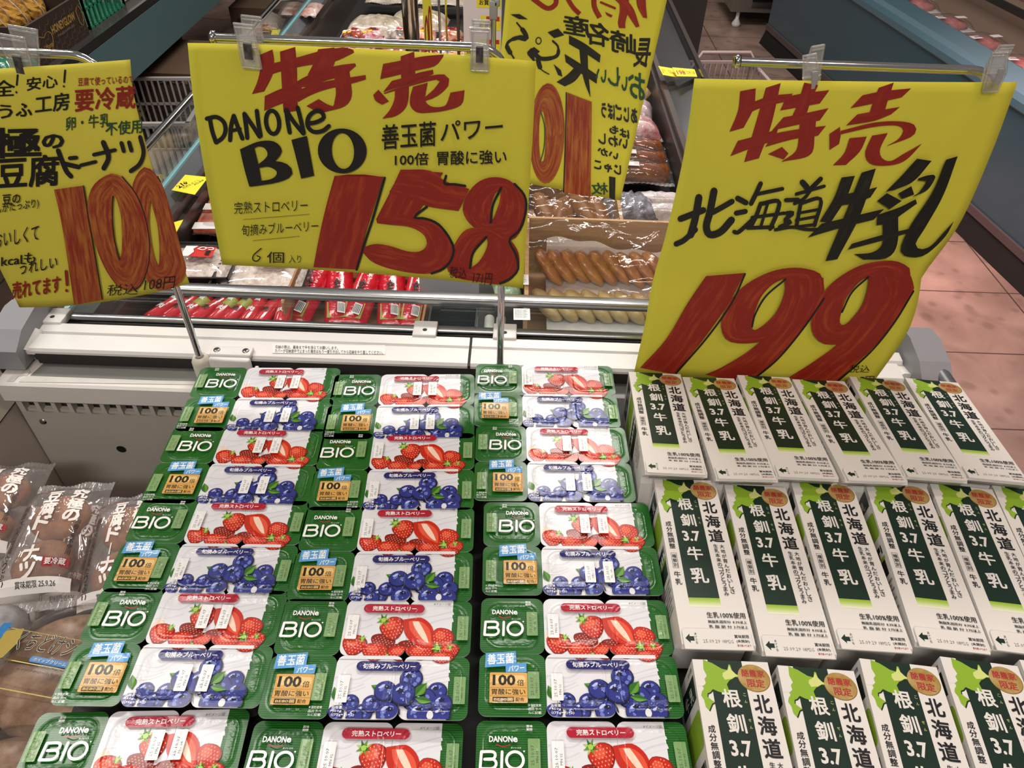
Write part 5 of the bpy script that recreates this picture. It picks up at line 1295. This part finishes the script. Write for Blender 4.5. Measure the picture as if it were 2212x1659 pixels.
for nm, c, w, l, z in (('near', (.185, 1.2), .335, .29, .763), ('far', (.115, 1.475), .21, .24, .746)):
    b = MB(); n = 22; vs = [((i / n - .5) * w, (j / n - .5) * l, .008 * noise.noise(Vector((i * .5, j * .4, w)))) for j in range(n + 1) for i in range(n + 1)]
    b.add(vs, [(j * (n + 1) + i, j * (n + 1) + i + 1, (j + 1) * (n + 1) + i + 1, (j + 1) * (n + 1) + i) for j in range(n) for i in range(n)], M_wrap2, smooth=True); thing1(b, 'plastic_wrap_sheet', (*c, z), 0, 'clear shiny plastic wrap stretched over the %s wooden tray' % nm, 'plastic wrap', 'film')
for i, (px, py) in enumerate(((1127, 683), (1125, 608))):
    p = P(px, py, .765); b = MB(); a = Art(); a.rect(-.014, -.016, .014, .016, M_lw)
    for k in range(9): a.text('原材料名小麦粉', -.012, -.014 + k * .003, .011 - (k * 3 % 5) * .001, -.0122 + k * .003, M_blk, 0, res=1)
    a.into(b, lambda x, y, zz: Vector((x, -y, zz)), step=.0001); thing1(b, 'ingredient_label', (p.x, p.y, .769), .03, 'small white ingredient label on the tray wrap, the %s one' % ('nearer', 'farther')[i], 'label', 'sticker', 'ingredient labels')
b = MB()
for c, d in (((0, 0, .003), (.13, .10, .004)), ((0, .05, .02), (.13, .003, .036)), ((0, -.05, .02), (.13, .003, .036)), ((.065, 0, .02), (.003, .10, .036)), ((-.065, 0, .02), (.003, .10, .036))): b.box(c, d, mat('pale_tray', 'b9b39a', .4))
thing1(b, 'pale_food_tray', (.300, 1.405, .655), 0, 'pale plastic tray of fried balls right of the far wooden tray', 'food tray', 'tray')
for i, (x, y) in enumerate(((-.03, .015), (.01, -.01), (.04, .02))):
    b = MB(); b.ball((0, 0, .016), (.019, .02, .015), mat('fried_brown', '7a4218'), 14, 10, .15, 3, i); thing1(b, 'fried_ball', (.300 + x, 1.405 + y, .66), 0, 'small fried ball in the pale tray, %s from the left' % OR[i], 'fried ball', 'ball', 'fried balls in the pale tray')
b = MB(); pillow(b, .12, .10, .05, glossy('grey_knotted_bag', '5a5a62', '9a9aa6', vs=50, bump=1), .008, None, 16, 12, .018, 5); thing1(b, 'dark_knotted_bag', (.255, 1.53, .67), .2, 'dark grey shiny knotted bag right of the far wooden tray', 'food bag', 'bag')
for i in range(2):
    b = MB(); pillow(b, .17, .045, .04, glossy('white_long_bag', 'b9aeb0', 'dcd4d6', vs=30), .01, None, 14, 8, .006, i); thing1(b, 'pale_long_pack', (.33, 1.515 + i * .055, .672), 0, 'pale long wrapped fish paste pack, the %s of two' % ('nearer', 'farther')[i], 'food pack', 'wrapped_pack', 'pale long packs')
# long brown rolls and the packs behind them, right part of the case
M_roll = glossy('brown_roll', '6b3518', '8e5226', vs=18)
for i in range(3):
    e = empty('brown_bread_roll', (.258, 1.665 + i * .066, .69), radians(-2), 'long brown roll in clear wrap with a blue lettered label, %s of three' % ('nearest', 'middle one', 'farthest')[i], 'wrapped roll', 'long brown rolls'); b = MB(); b.tube([(-.1, 0, .026), (-.09, 0, .026), (.09, 0, .026), (.1, 0, .026)], [.012, .025, .025, .012], M_roll, 14); b.obj('roll', e)
    b = MB(); b.box((-.02, -.008, .052), (.09, .022, .001), M_lw); a = Art(); a.text('竹輪', -.05, -.002, -.02, .014, mat('blue_print', '2c3f8a', .5), .02); a.into(b, lambda x, y, zz: Vector((x, -y, .0526 + zz))); b.obj('label', e)
    b = MB(); pillow(b, .225, .06, .056, M_wrapf, .012, M_crimp, wr=.006, seed=i); b.obj('wrap', e)
pal = [('d9c29a', 'b08a5a'), ('cfc5c2', 'a8545a'), ('c8743a', 'e0d2c8'), ('cbbfc4', '9a8a92'), ('b9a6a8', 'd8cfd0')]
k = 0
for r_ in range(3):
    for c_ in range(2):
        col = pal[k % 5]; b = MB(); pillow(b, .11, .10, .05, glossy('pack_tone_%s' % 'abcdef'[k % 5], *col, vs=22), .012, M_crimp, 12, 12, .008, k)
        thing1(b, 'wrapped_fish_pack', (.185 + c_ * .12, 1.90 + r_ * .125, .69 + .01 * (k % 2)), radians(20 - 9 * k), 'wrapped pack on the right of the far case, row %s behind the brown rolls, %s' % (('one', 'two', 'three')[r_], ('left', 'right')[c_]), 'food pack', 'bag', 'wrapped packs behind the brown rolls'); k += 1
# noodle packs and bright packets at the far left of the case
nz = [('9a8a72', 'cfc6ba'), ('8f7d5c', 'c9bfb0'), ('a3947a', 'd2cac0')]
for i, (px, py) in enumerate(((790, 42), (905, 30), (800, -25), (950, -20))):
    p = P(px, py, .74); b = MB(); pillow(b, .20, .12, .06, glossy('noodle_pack_%s' % 'abcd'[i], *nz[i % 3], vs=26, bump=1), .012, M_crimp, 18, 12, .010, i)
    thing1(b, 'noodle_pack', (max(p.x, -.50), p.y, .69), radians(-6 + 3 * i), 'large silvery noodle pack far back in the long case, %s' % ('left front one', 'right front one', 'left rear one', 'right rear one')[i], 'noodle pack', 'bag', 'silvery noodle packs')
pals = [('b5441c', '2c2a30'), ('c9b090', 'a8341e'), ('d8602a', 'e8d6c8'), ('2a2426', 'c8b8b0'), ('cfc6c8', 'b8344a'), ('e0a040', 'd8d0cc')]
k = 0
for r_, (py, n) in enumerate(((62, 6), (86, 8), (108, 9))):
    for i in range(n):
        px = 690 + i * (340 / n) + r_ * 6; p = P(px, py, .73); col = pals[(k * 5 + r_) % 6]
        b = MB(); pillow(b, .075, .085, .04, glossy('packet_tone_%s' % 'abcdef'[(k * 5 + r_) % 6], *col, vs=45, bump=.9), .008, M_crimp, 10, 10, .006, k)
        a = Art(); a.ell(.005, 0, .018, .014, (M_lw, mat('print_orange', 'd8662c', .4), M_lred)[k % 3]); a.rect(-.03, .012, .0, .024, (mat('print_yellow', 'e8c83a', .4), M_lw)[k % 2]); a.text('鍋', -.006, -.01, .014, .009, M_lred if k % 3 == 0 else M_blk, .03)
        a.into(b, lambda x, y, zz: Vector((x, -y, .0412 + zz - (x * x + y * y) * 6)), step=.0001, base=.0012)
        thing1(b, 'soup_packet', (max(p.x, -.57), p.y, .69), radians(random.uniform(-25, 25)), 'small bright food packet, %s from the left in the %s row of packets' % (OR[i], ('far', 'middle', 'near')[r_]), 'food packet', 'bag', 'bright packets below the silvery noodle packs'); k += 1
# more packets standing deeper behind, and darker packs along the left glass
for i in range(6):
    p = P(560 + i * 24 - 130, 330 - i * 46 + 60, .745) if False else Vector((-.68, 1.45 + i * .33, .79)); b = MB(); pillow(b, .05, .12, .02, glossy('side_pack_%s' % 'ab'[i % 2], *(('a8947c', '6e5a4c'), ('b06a5a', 'cfc4bc'))[i % 2], vs=40), .008, M_crimp, 8, 10, .004, i)
    thing1(b, 'flat_food_pack', (-.683, 1.62 + i * .31, .795), radians(90 + 4 * i) * 0, 'flat pack on the left glass ledge, %s from the near end' % OR[i], 'food pack', 'bag', 'flat packs on the left ledge')
for i in range(10):
    b = MB(); x = -.52 + (i % 5) * .085; y = 1.50 + (i // 5) * .24; pillow(b, .078, .2, .04, glossy('mid_pack_%s' % 'abcde'[i % 5], *pal[i % 5], vs=25), .01, M_crimp, 10, 12, .006, i)
    thing1(b, 'wrapped_middle_pack', (x, y, .672), radians(4 * (i % 3) - 4), 'wrapped pack in the middle of the far case behind the 158 sign, %s' % (OR[i % 5] + (' in front' if i < 5 else ' further back')), 'food pack', 'bag', 'wrapped packs behind the 158 sign')

# poles, strips and price board in the middle of the far case
def V3(px, py, Y): return V(px, py, Y)
def pole(px, Y, w, m, label, z0=.648, py=60, top=1.35, name='display_pole', px2=None):
    p = V(px, py, Y); q = V(px2, py - 60, Y) if px2 else None
    b = MB(); b.tube([(0, 0, 0), ((q.x - p.x) * 3 if q else 0, 0, top - z0)], w / 2, m, 14); return thing1(b, name, (p.x, Y, z0), 0, label, 'pole', 'tube')
pole(888, 2.3, .048, mat('mirror_column', 'd8d2c0', .12, metal=1, bump=.5, bs=40, stretch=(4, 4, .4)), 'broad shiny mirror-like column in the middle of the far case')
pole(950, 2.2, .007, M_chrome, 'thin steel pole leaning left, right of the yellow strip sign'); pole(990, 2.2, .009, mat('brown_pole', '5a4a40', .4), 'thin brownish upright pole left of the white price board')
p = V(1066, 60, 1.385); b = MB(); b.tube([(0, 0, 0), (0, 0, .60)], .0048, M_chrome, 10); e = thing1(b, 'sign_stand', (p.x, 1.385, .648), 0, 'chrome sign stand behind the mirrored yellow sign, with a grey clamp', 'sign stand', 'pole')
b = MB(); q = V(1076, 22, 1.38); b.box((0, 0, 0), (.014, .012, .030), mat('grey_clamp', '8e8e90', .45), bev=.002); b.box((.006, 0, .012), (.010, .012, .012), mat('grey_clamp', '8e8e90', .45), bev=.002); b.obj('clamp', e, loc=(0, -.004, q.z - .648))
def board(name, px0, py0, px1, py1, Y, m, label, art=None, cat='sign', leg=True):
    a_, c_ = V(px0, py0, Y), V(px1, py1, Y); w, h = c_.x - a_.x, a_.z - c_.z; e = empty(name, ((a_.x + c_.x) / 2, Y, c_.z), 0, label, cat)
    b = MB(); b.box((0, 0, h / 2), (w, .002, h), m); b.obj('card', e)
    if leg: b = MB(); b.box((0, .004, (.65 - c_.z) / 2 + .02), (.006, .004, abs(c_.z - .65) + .04), M_chrome); b.obj('holder', e)
    if art:
        b = MB(); a = Art(); art(a, w, h); a.into(b, lambda x, y, z: Vector((x * w - w / 2, -.0012 - z, h - y * h)), step=.0001); b.obj('printing', e)
    return e
def s1(a, w, h):
    a.text('い', .25, .02, .7, .14, M_blk, .02); a.line([(.15, 1), (.2, .6), (.42, .45), (.5, .7), (.48, 1)], .12, M_red, n=16); a.line([(.6, .95), (.65, .4), (.85, .3), (.9, .7), (.85, 1)], .12, M_red, n=16)
board('strip_sign', 911, -20, 936, 108, 2.05, M_paper, 'narrow yellow strip sign with red brush digits, left of the leaning pole', s1)
board('strip_sign', 960, -20, 968, 108, 2.12, M_paper, 'very narrow yellow strip sign beside the brownish pole', s1)
def s2(a, w, h):
    for i, (y0, c) in enumerate(((.02, M_lred), (.36, M_lred), (.72, M_lred))):
        a.rect(.35 + .1 * (i % 2), y0, .98, y0 + .22, M_paperY); a.rect(.6, y0 + .01, .95, y0 + .08, c); a.text('お買得', .42, y0 + .1, .8, y0 + .18, M_blk, .03)
    a.rect(.02, .80, .38, .99, M_paperY); a.text('特売', .06, .83, .34, .9, M_blk, .01); a.text('68円', .08, .92, .3, .97, M_blk, .01)
board('price_board', 1000, -20, 1082, 122, 2.0, mat('board_white', 'e6dcde', .5), 'white price board with small yellow price notes beside the mirrored sign', s2)

# yellow price tags on the case edges
def tagp(pts, z, label, art=None):
    c = [P(x, y, z) for x, y in pts]; o = sum(c, Vector()) / 4; e = empty('price_tag', o, 0, label, 'price tag', 'yellow price tags on the far case')
    b = MB(); b.add([v - o for v in c], [(0, 1, 2, 3)], M_paperY); ob_ = b.obj('card', e); s = ob_.modifiers.new('s', 'SOLIDIFY'); s.thickness = .0006
    if art:
        b = MB(); a = Art(); art(a)
        def fn(x, y, zz): return c[0].lerp(c[1], x).lerp(c[3].lerp(c[2], x), y) - o + Vector((0, 0, zz))
        a.into(b, fn, step=.0001, base=.0006); b.obj('lettering', e)
def t1(a): a.rtext('210', .22, .6, .42, .30, M_red, -1.1, .05); a.rtext('完熟もろこし', .55, .5, .7, .16, M_blk, -1.0, .01); a.rtext('税込価格', .8, .35, .4, .1, M_blk, -1.0)
tagp([(400, 378), (450, 383), (421, 421), (371, 411)], .795, 'yellow price tag with red digits on the left edge of the far case', t1)
def t2(a): a.rtext('税込', .5, .5, .5, .2, M_blk, -1.2, .01)
tagp([(374, 481), (396, 475), (380, 504), (366, 500)], .785, 'small yellow price tag peeping out right of the 100 sign', t2)
def t3(a): a.text('198', .1, .3, .5, .8, M_red, .03); a.text('広告の品', .55, .3, .95, .7, M_blk, .01)
tagp([(1422, 143), (1452, 148), (1462, 167), (1432, 162)], .80, 'crinkled yellow price tag on the right glass edge, nearer half', t3); tagp([(1452, 146), (1500, 150), (1506, 166), (1462, 165)], .812, 'faded yellow price strip on the right glass edge, outer half', t3)
tagp([(588, 66), (606, 64), (600, 84), (582, 86)], .795, 'tiny pale yellow tag far along the left edge of the case')

# ------------------------------------------------------------------ produce shelf at the far left
ps = empty('produce_counter', (-1.8, 3.2, 0), label='dark produce counter with a pale teal front board, at the far left', cat='counter')
b = MB(); b.box((-.0, 0, .745), (1.0, 3.4, .03), mat('counter_top', '3a3634', .3)); b.obj('counter_top', ps)
b = MB(); b.box((.505, 0, .755), (.012, 3.4, .025), M_alu); b.obj('edge_trim', ps)
b = MB(); b.box((.505, 0, .665), (.014, 3.4, .15), mat('teal_board', '4f696c', .45)); b.obj('front_board', ps)
for y in (-1.6, 0, 1.6): b = MB(); b.box((.35, y, .365), (.05, .05, .73), M_black); b.obj('leg', ps)
M_pine = mat('pineapple_skin', '8a5a1c', .7, col2='c49238', vs=30, bump=.8, bs=60, dist=.006); M_net = mat('net_white', 'c9c2c4', .6)
for i, (px, py, r) in enumerate(((45, 30, .085), (108, 24, .070), (150, 8, .056))):
    ya, yb = VX(88, 150, -1.33).y, VX(196, 78, -1.33).y; r = (.062, .060, .055)[i]; p = Vector((-1.47, ya + (yb - ya) * (.17, .50, .82)[i], 0)); e = empty('pineapple', (p.x, p.y, .775), 0, 'brown pineapple in a white net resting in the dark fruit box, %s from the left' % OR[i], 'pineapple', 'pineapples above the lettered box')
    b = MB(); n1, n2 = 24, 18; vs = []
    for ii in range(n2 + 1):
        t = pi * ii / n2
        for j in range(n1):
            q_ = 2 * pi * (j + .5 * (ii % 2)) / n1; k_ = 1 + .05 * ((j + ii) % 2); vs.append((r * k_ * sin(t) * cos(q_), r * 1.0 * k_ * sin(t) * sin(q_), r * 1.25 * k_ * cos(t)))
    b.add(vs, [(i_ * n1 + j, (i_ + 1) * n1 + j, (i_ + 1) * n1 + (j + 1) % n1, i_ * n1 + (j + 1) % n1) for i_ in range(n2) for j in range(n1)], M_pine); b.obj('fruit', e, loc=(0, 0, r * 1.25))
    b = MB()
    for k_ in range(7): q_ = 2 * pi * k_ / 7; b.tube([(r * 1.04 * sin(t) * cos(q_ + t * .5), r * 1.04 * sin(t) * sin(q_ + t * .5), r * 1.25 + r * 1.3 * cos(t)) for t in [pi * s_ / 8 for s_ in range(1, 8)]], .0015, M_net, 5)
    b.obj('net', e)
# lettered fruit box: front face on the counter edge
A_, B_ = VX(88, 150, -1.33), VX(196, 78, -1.33); zb = .76; Lb = B_.y - A_.y; e = empty('fruit_box', (-1.47, (A_.y + B_.y) / 2, zb), 0, 'dark brown honeycomb patterned fruit carton with gold lettering under the pineapples', 'fruit carton')
b = MB(); hb = .11; M_bx = mat('box_brown', '33241c', .6)
for c, d in (((.135, 0, hb / 2), (.008, Lb, hb)), ((-.135, 0, hb / 2), (.008, Lb, hb)), ((0, Lb / 2, hb / 2), (.27, .008, hb)), ((0, -Lb / 2, hb / 2), (.27, .008, hb)), ((0, 0, .004), (.27, Lb, .008))): b.box(c, d, M_bx)
b.obj('carton', e); b = MB(); a = Art(); MG = mat('gold_print', 'a8823c', .5); MD = mat('tan_line', '7a6656', .6)
for i in range(13):
    for j in range(5):
        cx, cy = .03 + i * .078, .1 + j * .2 + .1 * (i % 2); pts = [(cx + .042 * cos(q_ * pi / 3), cy + .115 * sin(q_ * pi / 3)) for q_ in range(7)]
        for k_ in range(3): x0_, y0_ = pts[k_]; x1_, y1_ = pts[k_ + 1]; a.poly([(x0_, y0_), (x1_, y1_), (x1_ + .003, y1_ + .008), (x0_ + .003, y0_ + .008)], MD, up=False)
a.up(); a.rect(.36, .26, .86, .62, M_bx); a.text('HONEYGLOW', .38, .28, .84, .48, MG, .03); a.text('PINEAPPLES', .45, .54, .78, .60, MD, .01)
a.line([(.22, .42), (.14, .34), (.08, .45), (.12, .68), (.22, .86), (.32, .68), (.36, .45), (.30, .34), (.22, .42)], .012, MG, n=30); a.text('Del Monte', .11, .58, .33, .70, MG, .02); a.line([(.88, .3), (.94, .2), (.98, .4), (.94, .7), (.89, .6), (.88, .3)], .01, MG, n=16)
a.into(b, lambda x, y, z: Vector((.1395 + z, -Lb / 2 + x * Lb, hb - y * hb)), step=.0001); b.obj('printing', e)
def crate(name, loc, dims, m, label, cat='crate', rz=0, slots=9, rows=3, handle=False):
    e = empty(name, loc, rz, label, cat); w, l, h = dims; b = MB(); t = .006
    b.box((0, 0, .004), (w, l, .006), m)
    for s in (-1, 1):
        for z in [h * k_ / rows for k_ in range(rows + 1)]: b.box((s * w / 2, 0, z), (t, l, t * 1.4), m); b.box((0, s * l / 2, z), (w, t, t * 1.4), m)
        for k_ in range(slots + 1): b.box((s * w / 2, -l / 2 + l * k_ / slots, h / 2), (t, t, h), m); b.box((-w / 2 + w * k_ / slots, s * l / 2, h / 2), (t, t, h), m)
        b.box((s * (w / 2 + .004), 0, h), (t * 2.4, l + .02, t * 1.6), m); b.box((0, s * (l / 2 + .004), h), (w + .02, t * 2.4, t * 1.6), m)
    b.obj('basket_walls', e); return e
A_, B_ = VX(208, 80, -1.34), VX(280, 27, -1.34)
crate('green_crate', (-1.48, (A_.y + B_.y) / 2, .76), (.26, B_.y - A_.y, .17), mat('green_crate_plastic', '1f6e50', .5), 'green slotted plastic crate on the produce counter, right of the fruit carton')
A_ = VX(300, 14, -1.36); b = MB(); b.box((0, 0, .05), (.16, .26, .10), mat('pale_box', 'c9c4bd', .6), bev=.004); thing1(b, 'white_box', (-1.44, A_.y + .02, .76), 0, 'whitish box on the produce counter behind the green crate', 'box', 'carton')
b = MB(); pillow(b, .10, .13, .08, glossy('dark_green_sleeve', '1c5a4a', '2f7a62', vs=20), 0); p = VX(-8, 90, -1.36); thing1(b, 'green_netted_bag', (-1.36, p.y, .76), 0, 'dark green sleeve bag at the far left, left of the pineapples', 'bag', 'bag')
# stock under the counter
M_bask = mat('white_basket_plastic', 'a29c9a', .5)
crate('white_basket', (-1.22, 2.43, .28), (.30, .38, .26), M_bask, 'whitish slotted shopping basket under the teal front board', 'basket', rz=.1, slots=14, rows=3)
crate('white_basket', (-1.22, 2.43, .0), (.29, .37, .25), M_bask, 'lower whitish basket standing on the floor under another basket', 'basket', rz=.1, slots=14, rows=3)
def cbox(x, y, z, w, l, h, label, lab=True, c='8a6b48', rz=0):
    e = empty('cardboard_carton', (x, y, z), rz, label, 'cardboard carton', 'cartons stored under the produce counter'); b = MB(); b.box((0, 0, h / 2), (w, l, h), mat('carton_board_' + {'8a6b48': 'tan', '6e563e': 'brown', 'a08868': 'light'}[c], {'8a6b48': '4e3a28', '6e563e': '3a2c20', 'a08868': '6a523a'}[c], .85, var=.06, vs=12)); b.obj('carton', e)  # board colours darkened to carry the shade under the counter
    if lab:
        b = MB(); a = Art(); a.rect(.1, .1, .9, .32, mat('carton_dark_print', '2e241c', .6)); a.text('大根', .2, .13, .75, .29, mat('carton_print_tan', '9c8460', .7), .04); a.rect(.55, .55, .66, .75, mat('carton_dark_print', '2e241c', .6))
        a.into(b, lambda q, r_, z_: Vector((w / 2 + .0006 + z_, -l / 2 + q * l, h - r_ * h)), step=.0002); b.into if False else None
        a.into(b, lambda q, r_, z_: Vector((-w / 2 + q * w, -l / 2 - .0006 - z_, h - r_ * h)), step=.0002); b.obj('printing', e)
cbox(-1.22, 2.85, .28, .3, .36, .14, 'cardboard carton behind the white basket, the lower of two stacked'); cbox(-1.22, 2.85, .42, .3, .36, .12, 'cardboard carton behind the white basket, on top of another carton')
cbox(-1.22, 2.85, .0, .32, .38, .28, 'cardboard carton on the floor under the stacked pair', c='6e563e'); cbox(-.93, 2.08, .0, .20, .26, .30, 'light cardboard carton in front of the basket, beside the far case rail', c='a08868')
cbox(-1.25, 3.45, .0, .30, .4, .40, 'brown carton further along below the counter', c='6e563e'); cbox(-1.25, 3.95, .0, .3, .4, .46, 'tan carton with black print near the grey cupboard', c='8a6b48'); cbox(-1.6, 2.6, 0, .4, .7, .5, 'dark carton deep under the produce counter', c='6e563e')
b = MB(); pillow(b, .12, .34, .05, glossy('teal_sleeve', '1a5f52', '0f3d36', vs=20), 0); b.box((.02, 0, .036), (.025, .34, .004), mat('pale_strap', 'a9a9ad', .6)); e = thing1(b, 'teal_bag', (-.97, 2.42, .30), radians(12), 'teal plastic bag with a pale strap hanging in front of the white basket', 'bag', 'bag')
pa = V(468, 60, 3.9); b = MB(); b.box((0, 0, .5), (.34, .3, 1.0), mat('grey_cupboard', '8f9094', .5)); b.box((.172, 0, .5), (.004, .28, .96), mat('grey_door', '7d7e84', .5)); thing1(b, 'grey_cupboard', (-1.20, 5.15, 0), 0, 'tall grey cupboard at the far end of the produce counter', 'cupboard', 'cabinet')
b = MB(); b.box((0, 0, .4), (.2, .25, .8), mat('grey_door', '7d7e84', .5)); b.box((0, -.126, .6), (.06, .004, .2), M_lw); thing1(b, 'slim_grey_bin', (-1.0, 4.35, 0), 0, 'slim grey bin with a white notice, beside the cupboard', 'bin', 'body')

# ------------------------------------------------------------------ teal meat case at the right
mc = empty('meat_case', (1.95, 2.7, 0), label='long low teal meat counter with a rounded rim, along the right aisle', cat='meat counter')
ang = math.atan2(.125, 1.0)
def mp_(b, n): o = b.obj(n, mc); o.rotation_euler = (0, 0, ang); return o
Yn, Yf = -2.6, 2.35
M_teal = mat('teal_enamel', '35535f', .22, coat=.4); M_teal2 = mat('teal_rim', '4f6d7a', .2, coat=.4)
X0 = -.128
b = MB(); b.prism([(X0, .11), (X0 - .01, .50), (X0 + .02, .50), (X0 + .02, .11)], Yn, Yf, M_teal, 'y'); b.box((X0 + .45, Yf - .01, .3), (.9, .02, .44), M_teal); mp_(b, 'front_panel')
b = MB(); b.prism([(X0 - .01, .495), (X0 - .022, .505), (X0 - .022, .53), (X0 - .010, .55), (X0 + .015, .562), (X0 + .10, .575), (X0 + .13, .565), (X0 + .13, .50)], Yn, Yf, M_teal2, 'y'); mp_(b, 'rim')
b = MB(); b.prism([(X0 - .012, .115), (X0 - .012, .085), (X0 + .02, .085), (X0 + .02, .115)], Yn, Yf, mat('grey_trim', '57494a', .5), 'y'); mp_(b, 'lower_trim')
b = MB(); b.prism([(X0 + .0, .09), (X0 - .03, .0), (X0 + .1, .0), (X0 + .1, .09)], Yn, Yf, mat('kick_black', '16110f', .6), 'y'); mp_(b, 'kick_plate')
b = MB(); b.prism([(X0 + .13, .565), (X0 + .19, .47), (X0 + .20, .44), (X0 + .52, .44), (X0 + .54, .60), (X0 + .9, .60), (X0 + .9, .05), (X0 + .02, .05), (X0 + .02, .49)], Yn, Yf, mat('inner_steel', '8a7668', .4), 'y'); mp_(b, 'tray_bed')
b = MB(); b.box((X0 + .47, (Yn + Yf) / 2, .60), (.012, Yf - Yn, .03), mat('dark_rail', '2c2a28', .3)); mp_(b, 'dark_rail')
b = MB(); b.box((X0 + .60, (Yn + Yf) / 2, .60), (.02, Yf - Yn, .16), mat('pinkish_panel', '7a4e50', .5))
for i in range(90):
    if i % 9 < 7: b.box((X0 + .588, Yn + .1 + i * .053, .64), (.004, .016, .03), M_black)
mp_(b, 'vent_panel')
b = MB(); b.box((X0 + .75, (Yn + Yf) / 2, .72), (.3, Yf - Yn, .02), mat('pink_shelf', 'b07078', .5)); mp_(b, 'upper_shelf')
M_meat = mat('raw_meat', 'b85258', .3, col2='e09a98', vs=16, bump=.5, bs=60, coat=.5)
R0 = Matrix.Translation((1.95, 2.7, 0)) @ Matrix.Rotation(ang, 4, 'Z')
for i, (px, py) in enumerate(((1962, -2), (2030, 38), (2104, 80), (2188, 128), (2280, 180), (2385, 240))):
    p = P(px, py, .50) + Vector((.03, .01, 0)); e = empty('meat_pack', (p.x, p.y, .445), ang + radians(8 * (i % 3) - 6), 'wrapped tray of pink meat in the teal counter, %s from its far end' % OR[i], 'meat pack', 'meat packs in the teal counter')
    b = MB(); b.box((0, 0, .008), (.25, .17, .014), M_lw, bev=.003); b.obj('tray', e); b = MB(); b.ball((0, 0, .022), (.118, .078, .034), M_meat, 20, 12, .15, 3, i); b.obj('meat', e)
    b = MB(); pillow(b, .25, .17, .064, M_wrapf, 0); b.obj('wrap', e); b = MB(); b.box((-.05, -.03, .064), (.05, .035, .001), M_lw); b.box((.06, -.03, .063), (.05, .03, .001), M_lw)
    for k_ in range(6): b.box((-.055 + k_ * .006, -.026, .0648), (.003, .012, .0004), M_blk)
    b.obj('label', e)

# ------------------------------------------------------------------ far end of the aisle
p = P(1560, 148, .42); e = crate('grey_shopping_basket', (.84, 3.05, .25), (.30, .42, .20), mat('grey_basket_plastic', '8a8482', .5), 'grey shopping basket beside the right side of the far case', 'basket', rz=.1, slots=12, rows=2)
b = MB(); b.tube([(-.15, .1, .2), (-.1, .12, .27), (.1, .12, .27), (.15, .1, .2)], .007, mat('grey_basket_plastic', '8a8482', .5), 8); b.obj('handle', e)
b = MB(); b.box((0, 0, .125), (.32, .44, .25), mat('dark_stand', '2a2726', .6)); thing1(b, 'low_stand', (.84, 3.05, 0), .1, 'low dark stand under the grey shopping basket', 'stand', 'block')
a0, a1 = V(1578, 46, 5.3), V(1692, 46, 5.3)
e = empty('steel_appliance', ((a0.x + a1.x) / 2 + .05, 5.3, 0), 0, 'stainless appliance with horizontal louvres at the far end of the aisle', 'appliance')
b = MB(); w = a1.x - a0.x + .12; z0 = .10; b.box((0, .3, z0 + .5), (w, .6, 1.0), mat('stainless', '8d857c', .3, metal=.6)); b.obj('cabinet', e)
b = MB()
for k_ in range(8): b.box((.06, -.006, z0 + .05 + k_ * .07), (w * .72, .012, .03), M_alu); b.box((.06, -.002, z0 + .085 + k_ * .07), (w * .72, .006, .035), M_black)
b.obj('louvre', e)
for sx in (-1, 1): b = MB(); b.lathe([(.0, 0), (.025, 0), (.03, .02), (.012, .05), (.012, z0)], M_lw, 12, c=(sx * (w / 2 - .06), .04, 0)); b.obj('foot', e)
for i in range(2):
    p = V(1465 + i * 70, 22, 5.5); crate('blue_crate', (1.00 + i * .36, 6.35, .40), (.33, .4, .28), mat('blue_crate_plastic', '2f68a8', .5), 'blue plastic crate at the far end of the aisle, the %s of two' % ('left', 'right')[i], 'crate', slots=6, rows=2)
b = MB(); b.box((0, 0, .385), (.75, .5, .02), M_black)
for sx in (-1, 1):
    for sy in (-1, 1): b.tube([(sx * .34, sy * .2, 0), (sx * .34, sy * .2, .38)], .015, M_lw, 8)
thing1(b, 'dark_trolley', (1.18, 6.35, 0), 0, 'dark trolley carrying the blue crates', 'trolley', 'frame')
p = P(1475, 45, .5); b = MB(); b.box((0, 0, .06), (.16, .26, .12), mat('white_tub', 'c9c5c2', .5), bev=.004); e = thing1(b, 'white_fruit_box', (.72, 3.9, .62), 0, 'white box with red fruit on the right side of the far case', 'box', 'carton')
for k_ in range(4): b = MB(); b.ball((-.04 + .05 * (k_ % 2), -.05 + .07 * (k_ // 2), .13), .028, mat('dark_red_fruit', '7a1420', .35), 12, 8); b.obj('fruit', e)
b = MB(); b.box((0, 0, .31), (.2, .5, .62), mat('dark_stand', '2a2726', .6)); thing1(b, 'narrow_stand', (.72, 3.9, 0), 0, 'narrow dark stand under the white fruit box', 'stand', 'block')
